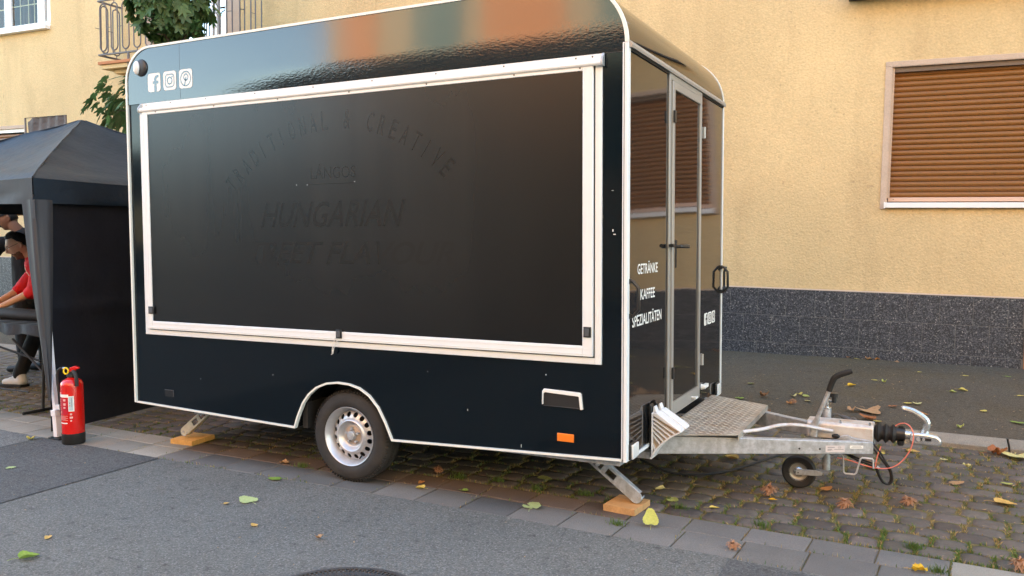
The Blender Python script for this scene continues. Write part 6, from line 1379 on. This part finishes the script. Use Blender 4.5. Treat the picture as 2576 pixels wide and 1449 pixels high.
# ---------------------------------------------------------------- fallen leaves and husks
LEAVES=[
(3.664,3.462,0.090,'s','brown',0.130,'crumpled','just right of the trailer corner'),
(3.479,3.333,0.086,'s','green',0.100,'flat','nearest the trailer corner'),
(3.546,3.101,0.077,'s','tan',0.060,'curled','close behind the tread plate'),
(3.458,2.913,0.069,'s','russet',0.090,'curled','at the kerb edge behind the tread plate'),
(3.693,2.918,0.070,'s','pale',0.090,'flat','at the kerb behind the drawbar gap'),
(3.789,2.879,0.068,'s','brown',0.090,'curled','touching the kerb behind the drawbar'),
(3.888,2.824,0.066,'s','pale',0.085,'flat','on the kerb edge behind the drawbar'),
(3.892,3.573,0.095,'s','pale',0.090,'folded','left one of three together left of the jockey handle'),
(3.928,3.667,0.098,'s','yellow',0.080,'folded','middle one of three together left of the jockey handle'),
(3.989,3.623,0.097,'s','olive',0.080,'flat','right one of three together left of the jockey handle'),
(4.024,3.438,0.090,'s','pale',0.070,'flat','just below the group of three near the brake handle'),
(3.903,3.264,0.083,'s','orange',0.070,'curled','beside the dry husk on the sidewalk'),
(4.310,4.211,0.119,'s','gold',0.090,'folded','right of the black brake grip'),
(4.491,4.565,0.133,'s','yellow',0.060,'flat','high on the sidewalk left of an olive leaf'),
(4.573,4.491,0.130,'s','olive',0.070,'curled','high on the sidewalk above the coupling'),
(3.451,3.983,0.111,'s','olive',0.080,'flat','far back on the sidewalk beside the trailer'),
(4.393,3.187,0.080,'s','tan',0.100,'curled','left of the broad tan leaf behind the coupling'),
(4.523,3.230,0.082,'s','tan',0.190,'broad','behind the coupling bellows'),
(4.538,2.958,0.071,'s','russet',0.140,'upturned','over a yellow leaf behind the bellows'),
(4.601,2.913,0.069,'s','yellow',0.080,'flat','under the upturned russet leaf behind the bellows'),
(4.792,3.646,0.098,'s','yellow',0.070,'flat','left of the coupling lever tip'),
(4.865,3.655,0.098,'s','pale',0.100,'torn','above the coupling lever'),
(4.685,3.471,0.091,'s','russet',0.080,'torn','left above the coupling lever'),
(4.916,3.265,0.083,'s','orange',0.070,'folded','right beside the coupling lever'),
(5.135,4.253,0.121,'s','olive',0.070,'folded','left of a pair at mid sidewalk'),
(5.213,4.365,0.125,'s','yellow',0.090,'folded','right of a pair at mid sidewalk'),
(5.342,3.576,0.095,'s','yellow',0.070,'flat','on the sidewalk above the kerb joint'),
(5.159,2.945,0.071,'s','olive',0.080,'curled','near the kerb with its stalk upright'),
(5.558,3.249,0.082,'s','green',0.140,'long','at the right picture edge'),
(5.619,5.225,0.158,'s','green',0.060,'flat','near the plinth at far right'),
(5.259,5.116,0.154,'s','yellow',0.060,'flat','near the plinth right of centre sidewalk'),
(4.861,5.153,0.156,'s','yellow',0.050,'flat','small one near the plinth'),
(5.649,4.317,0.123,'s','yellow',0.060,'flat','on the sidewalk by the right edge'),
(4.163,5.713,0.177,'s','brown',0.070,'curled','leftmost against the plinth foot'),
(4.244,5.707,0.177,'s','yellow',0.060,'flat','second against the plinth foot'),
(4.359,5.698,0.177,'s','tan',0.090,'curled','in the clump at the plinth foot'),
(4.450,5.714,0.177,'s','orange',0.080,'curled','right part of the clump at the plinth foot'),
(4.639,5.648,0.175,'s','tan',0.060,'folded','rightmost against the plinth foot'),
(3.337,5.742,0.178,'s','yellow',0.050,'flat','against the plinth near the trailer'),
(5.361,2.469,0.000,'g','russet',0.150,'curled','lying against the kerb joint'),
(5.481,2.450,0.000,'g','pale',0.170,'broad','at the kerb beside a russet leaf'),
(5.323,1.271,0.000,'g','ochre',0.130,'pointed','on the cobbles at right'),
(5.103,1.600,0.000,'g','tan',0.090,'flat','on the cobbles right of the cable loop'),
(5.373,1.720,0.000,'g','olive',0.070,'flat','on the cobbles near the right edge'),
(5.178,2.019,0.000,'g','pale',0.060,'curled','on the cobbles between kerb and tan leaf'),
(5.046,2.163,0.000,'g','pale',0.060,'torn','on the cobbles below the coupling tip'),
(4.635,1.755,0.000,'g','brown',0.120,'curled','behind the hanging black cables'),
(4.421,1.136,0.000,'g','orange',0.080,'flat','on the cobbles right of the jockey wheel'),
(4.174,0.782,0.000,'g','gold',0.080,'curved','on the cobbles below the jockey wheel'),
(3.788,1.581,0.000,'g','ochre',0.110,'folded','under the near drawbar beam'),
(4.919,0.034,0.000,'g','gold',0.080,'curled','on the front paver row'),
(3.559,0.704,0.000,'g','pale',0.070,'folded','in the moss behind the front wood block'),
(3.678,0.529,0.000,'g','olive',0.090,'torn','right of the front wood block'),
(3.912,0.499,0.000,'g','yellow',0.080,'curved','on the cobbles beyond the paver edge'),
(3.686,0.086,-0.000,'g','bright',0.110,'upright','in front of the wood block on the pavers'),
(3.018,0.081,0.000,'g','palegreen',0.140,'torn','on the pavers left of the wood block'),
(1.531,-0.521,0.000,'r','palegreen',0.130,'flat','on the asphalt left of the wheel'),
(1.374,-0.127,0.000,'r','green',0.090,'flat','on the asphalt next to the paver edge'),
(1.171,0.175,0.000,'g','tan',0.080,'curled','on the pavers behind the wheel'),
(1.461,-0.619,0.000,'r','ochre',0.040,'small','beside the pale green leaf on the asphalt'),
(2.281,0.102,0.000,'g','yellow',0.070,'folded','on the pavers right of the wheel'),
(2.216,0.209,0.000,'g','orange',0.060,'small','just above a yellow leaf right of the wheel'),
(2.533,0.174,0.000,'g','green',0.070,'pointed','on the pavers under the trailer side'),
(1.862,-0.817,0.000,'r','ochre',0.050,'small','alone in the middle of the asphalt'),
(2.289,-0.820,-0.000,'r','tan',0.060,'shrivelled','on the asphalt above the manhole'),
(1.236,-1.616,0.000,'r','green',0.110,'folded','on the asphalt in the lower left corner'),
(-0.349,-0.687,0.000,'r','palegreen',0.080,'flat','on the asphalt at the left edge'),
(-0.980,-0.138,0.000,'r','yellow',0.090,'curled','on the asphalt left of the fire extinguisher'),
(1.069,-1.398,0.000,'r','ochre',0.050,'small','on the asphalt above the green corner leaf'),
(4.658,2.174,0.000,'g','yellow',0.070,'flat','on the kerb line under the bellows'),
(4.852,2.332,0.000,'g','ochre',0.090,'flat','under the coupling head'),
(2.845,0.616,0.000,'g','olive',0.100,'flat','in the shade under the trailer floor'),
]
HUSKS=[
(4.551,0.827,0.000,0.085,'on the cobbles below the cable loop'),
(4.858,1.028,0.000,0.080,'right one of two on the cobbles'),
(4.139,0.890,0.000,0.090,'matted one below the jockey wheel'),
(5.321,0.245,0.000,0.090,'at the lower right corner'),
(3.927,3.294,0.084,0.060,'on the sidewalk beside an orange leaf'),
(4.134,-0.055,-0.000,0.060,'on the front pavers'),
(2.189,0.447,0.000,0.060,'under the trailer right of the wheel'),
]

def fallen_me(shape, mat, seed):
    rnd = random.Random(seed); P = []; n = 40; el = {'long':.45,'pointed':.8,'broad':1.15,'small':.8,'curved':.5}.get(shape,.85)
    for i in range(n):
        a = 2*pi*i/n; r = .46*(1+.06*(i%2)+.05*noise.noise(Vector((cos(a)*3,sin(a)*3,seed))))
        r *= 1+.10*cos(3*a+.4)+.07*noise.noise(Vector((cos(a)*1.6,sin(a)*1.6,seed*3)))+.22*max(0,cos(a))**6-.25*max(0,-cos(a))**10
        if shape == 'torn' and (i in (7,8,9,22,23)): r *= .35
        if shape == 'broad': r *= 1+.16*cos(3*a)
        P.append((r*cos(a), r*sin(a)*el))
    cur = {'flat':(.10,.08),'curled':(.5,1.1),'crumpled':(1.2,1.4),'folded':(.2,.9),'upturned':(1.2,.7),'upright':(.22,.28),'curved':(.3,1.6),'torn':(.2,.3),'broad':(.25,.30),'long':(.25,.35),'pointed':(.3,.5),'shrivelled':(1.4,1.5),'small':(.3,.4)}[shape]
    def zf(x,y):
        z = cur[0]*x*x*(1 if rs > 0 else .4)+cur[1]*(abs(y)**1.5 if shape in ('folded','pointed','torn') else y*y*1.2)+.03*noise.noise(Vector((x*5,y*5,seed*1.7)))
        if shape in ('crumpled','shrivelled','curled'): z += .22*noise.noise(Vector((x*4,y*4,seed*2.3)))+.1
        return z
    rs = rnd.choice((-1,1)); V = [(0,0,zf(0,0))]
    for k in (.45,.8,1.0):
        for x,y in P: V.append((x*k*(1-.25*min(1,cur[1]*.5)*k), y*k*(1-.3*min(1,cur[1]*.5)*k), zf(x*k,y*k)))
    F = [(0,1+i,1+(i+1)%n) for i in range(n)]
    for k in (0,1):
        for i in range(n): F.append((1+k*n+i,1+(k+1)*n+i,1+(k+1)*n+(i+1)%n,1+k*n+(i+1)%n))
    zmin = min(v[2] for v in V); V = [(x,y,z-zmin+.02) for x,y,z in V]
    mb = MB(); mb.add(V,F); mb.tube([(-.34,0,.05),(-.55,.05,.07),(-.78,.02,.04)],.010,4); me = mb.mesh('fallen_leaf', mat, None, 70, fix=False); me.materials.append(mat); return me
SURF = {'s':'sidewalk','g':'cobbles','r':'asphalt'}; rnd = random.Random(77); WORD = {'pale':'pale yellow','palegreen':'pale green','bright':'large yellow-green','gold':'golden yellow','ochre':'ochre yellow','olive':'olive green'}
for i,(x,y,z,sf,colr,size,shape,where) in enumerate(LEAVES):
    me = fallen_me(shape, LEAFCOL[colr], i+1)
    if sf == 's': z = sw_z(x,y)+.001 if y > kb(x) else .06
    elif sf == 'g': z = .003 if y < kf(x) else (.035 if y < kb(x) else .06)
    else: z = .005
    tilt = radians(-38) if shape == 'upright' else radians(rnd.uniform(-7,7))
    T = Matrix.Translation((x,y,z+(.28*size if shape == 'upright' else 0))) @ Matrix.Rotation(rnd.uniform(0,2*pi) if shape != 'upright' else radians(112),4,'Z') @ Matrix.Rotation(tilt,4,'Y') @ Matrix.Scale(size*.92,4)
    inst(me, 'fallen_leaf', None, T, label='%s %s leaf %s' % (WORD.get(colr,colr), shape if shape not in ('flat','small') else ('flat' if shape == 'flat' else 'tiny'), where), category='leaf', group='fallen leaves')
def husk(x,y,z,s_,where,seed):
    rnd = random.Random(seed); q = MB()
    for i in range(90):
        a = rnd.uniform(0,2*pi); el = rnd.uniform(-.1,1.3); d = Vector((cos(a)*cos(el),sin(a)*cos(el),sin(el))); side = d.cross(Vector((0,0,1))).normalized()
        pts = []; p_ = Vector((x,y,z+s_*.28))+d*s_*.12; L_ = s_*rnd.uniform(.28,.62); cu = rnd.uniform(-7,7); dd = d.copy()
        V = []
        for k in range(6):
            w_ = s_*.055*(1-k/6.5); V += [p_+side*w_, p_-side*w_]; dd = (dd+Vector((rnd.uniform(-.3,.3),rnd.uniform(-.3,.3),-.42))+side*cu*.12).normalized(); p_ = p_+dd*L_/5; p_.z = max(p_.z, z+.004)
        q.add(V,[(2*k,2*k+1,2*k+3,2*k+2) for k in range(5)])
    q.sphere((x,y,z+s_*.22), s_*.20, 8, 6)
    q.build('nut_husk', HUSK, None, sharp=80, fix=False, label='dry reddish brown fringed husk '+where, cat='husk', group='dry husks on the ground')
for i,(x,y,z,s_,where) in enumerate(HUSKS): husk(x,y,(sw_z(x,y) if y > kb(x) else 0)+.002,s_*1.15,where,300+i)
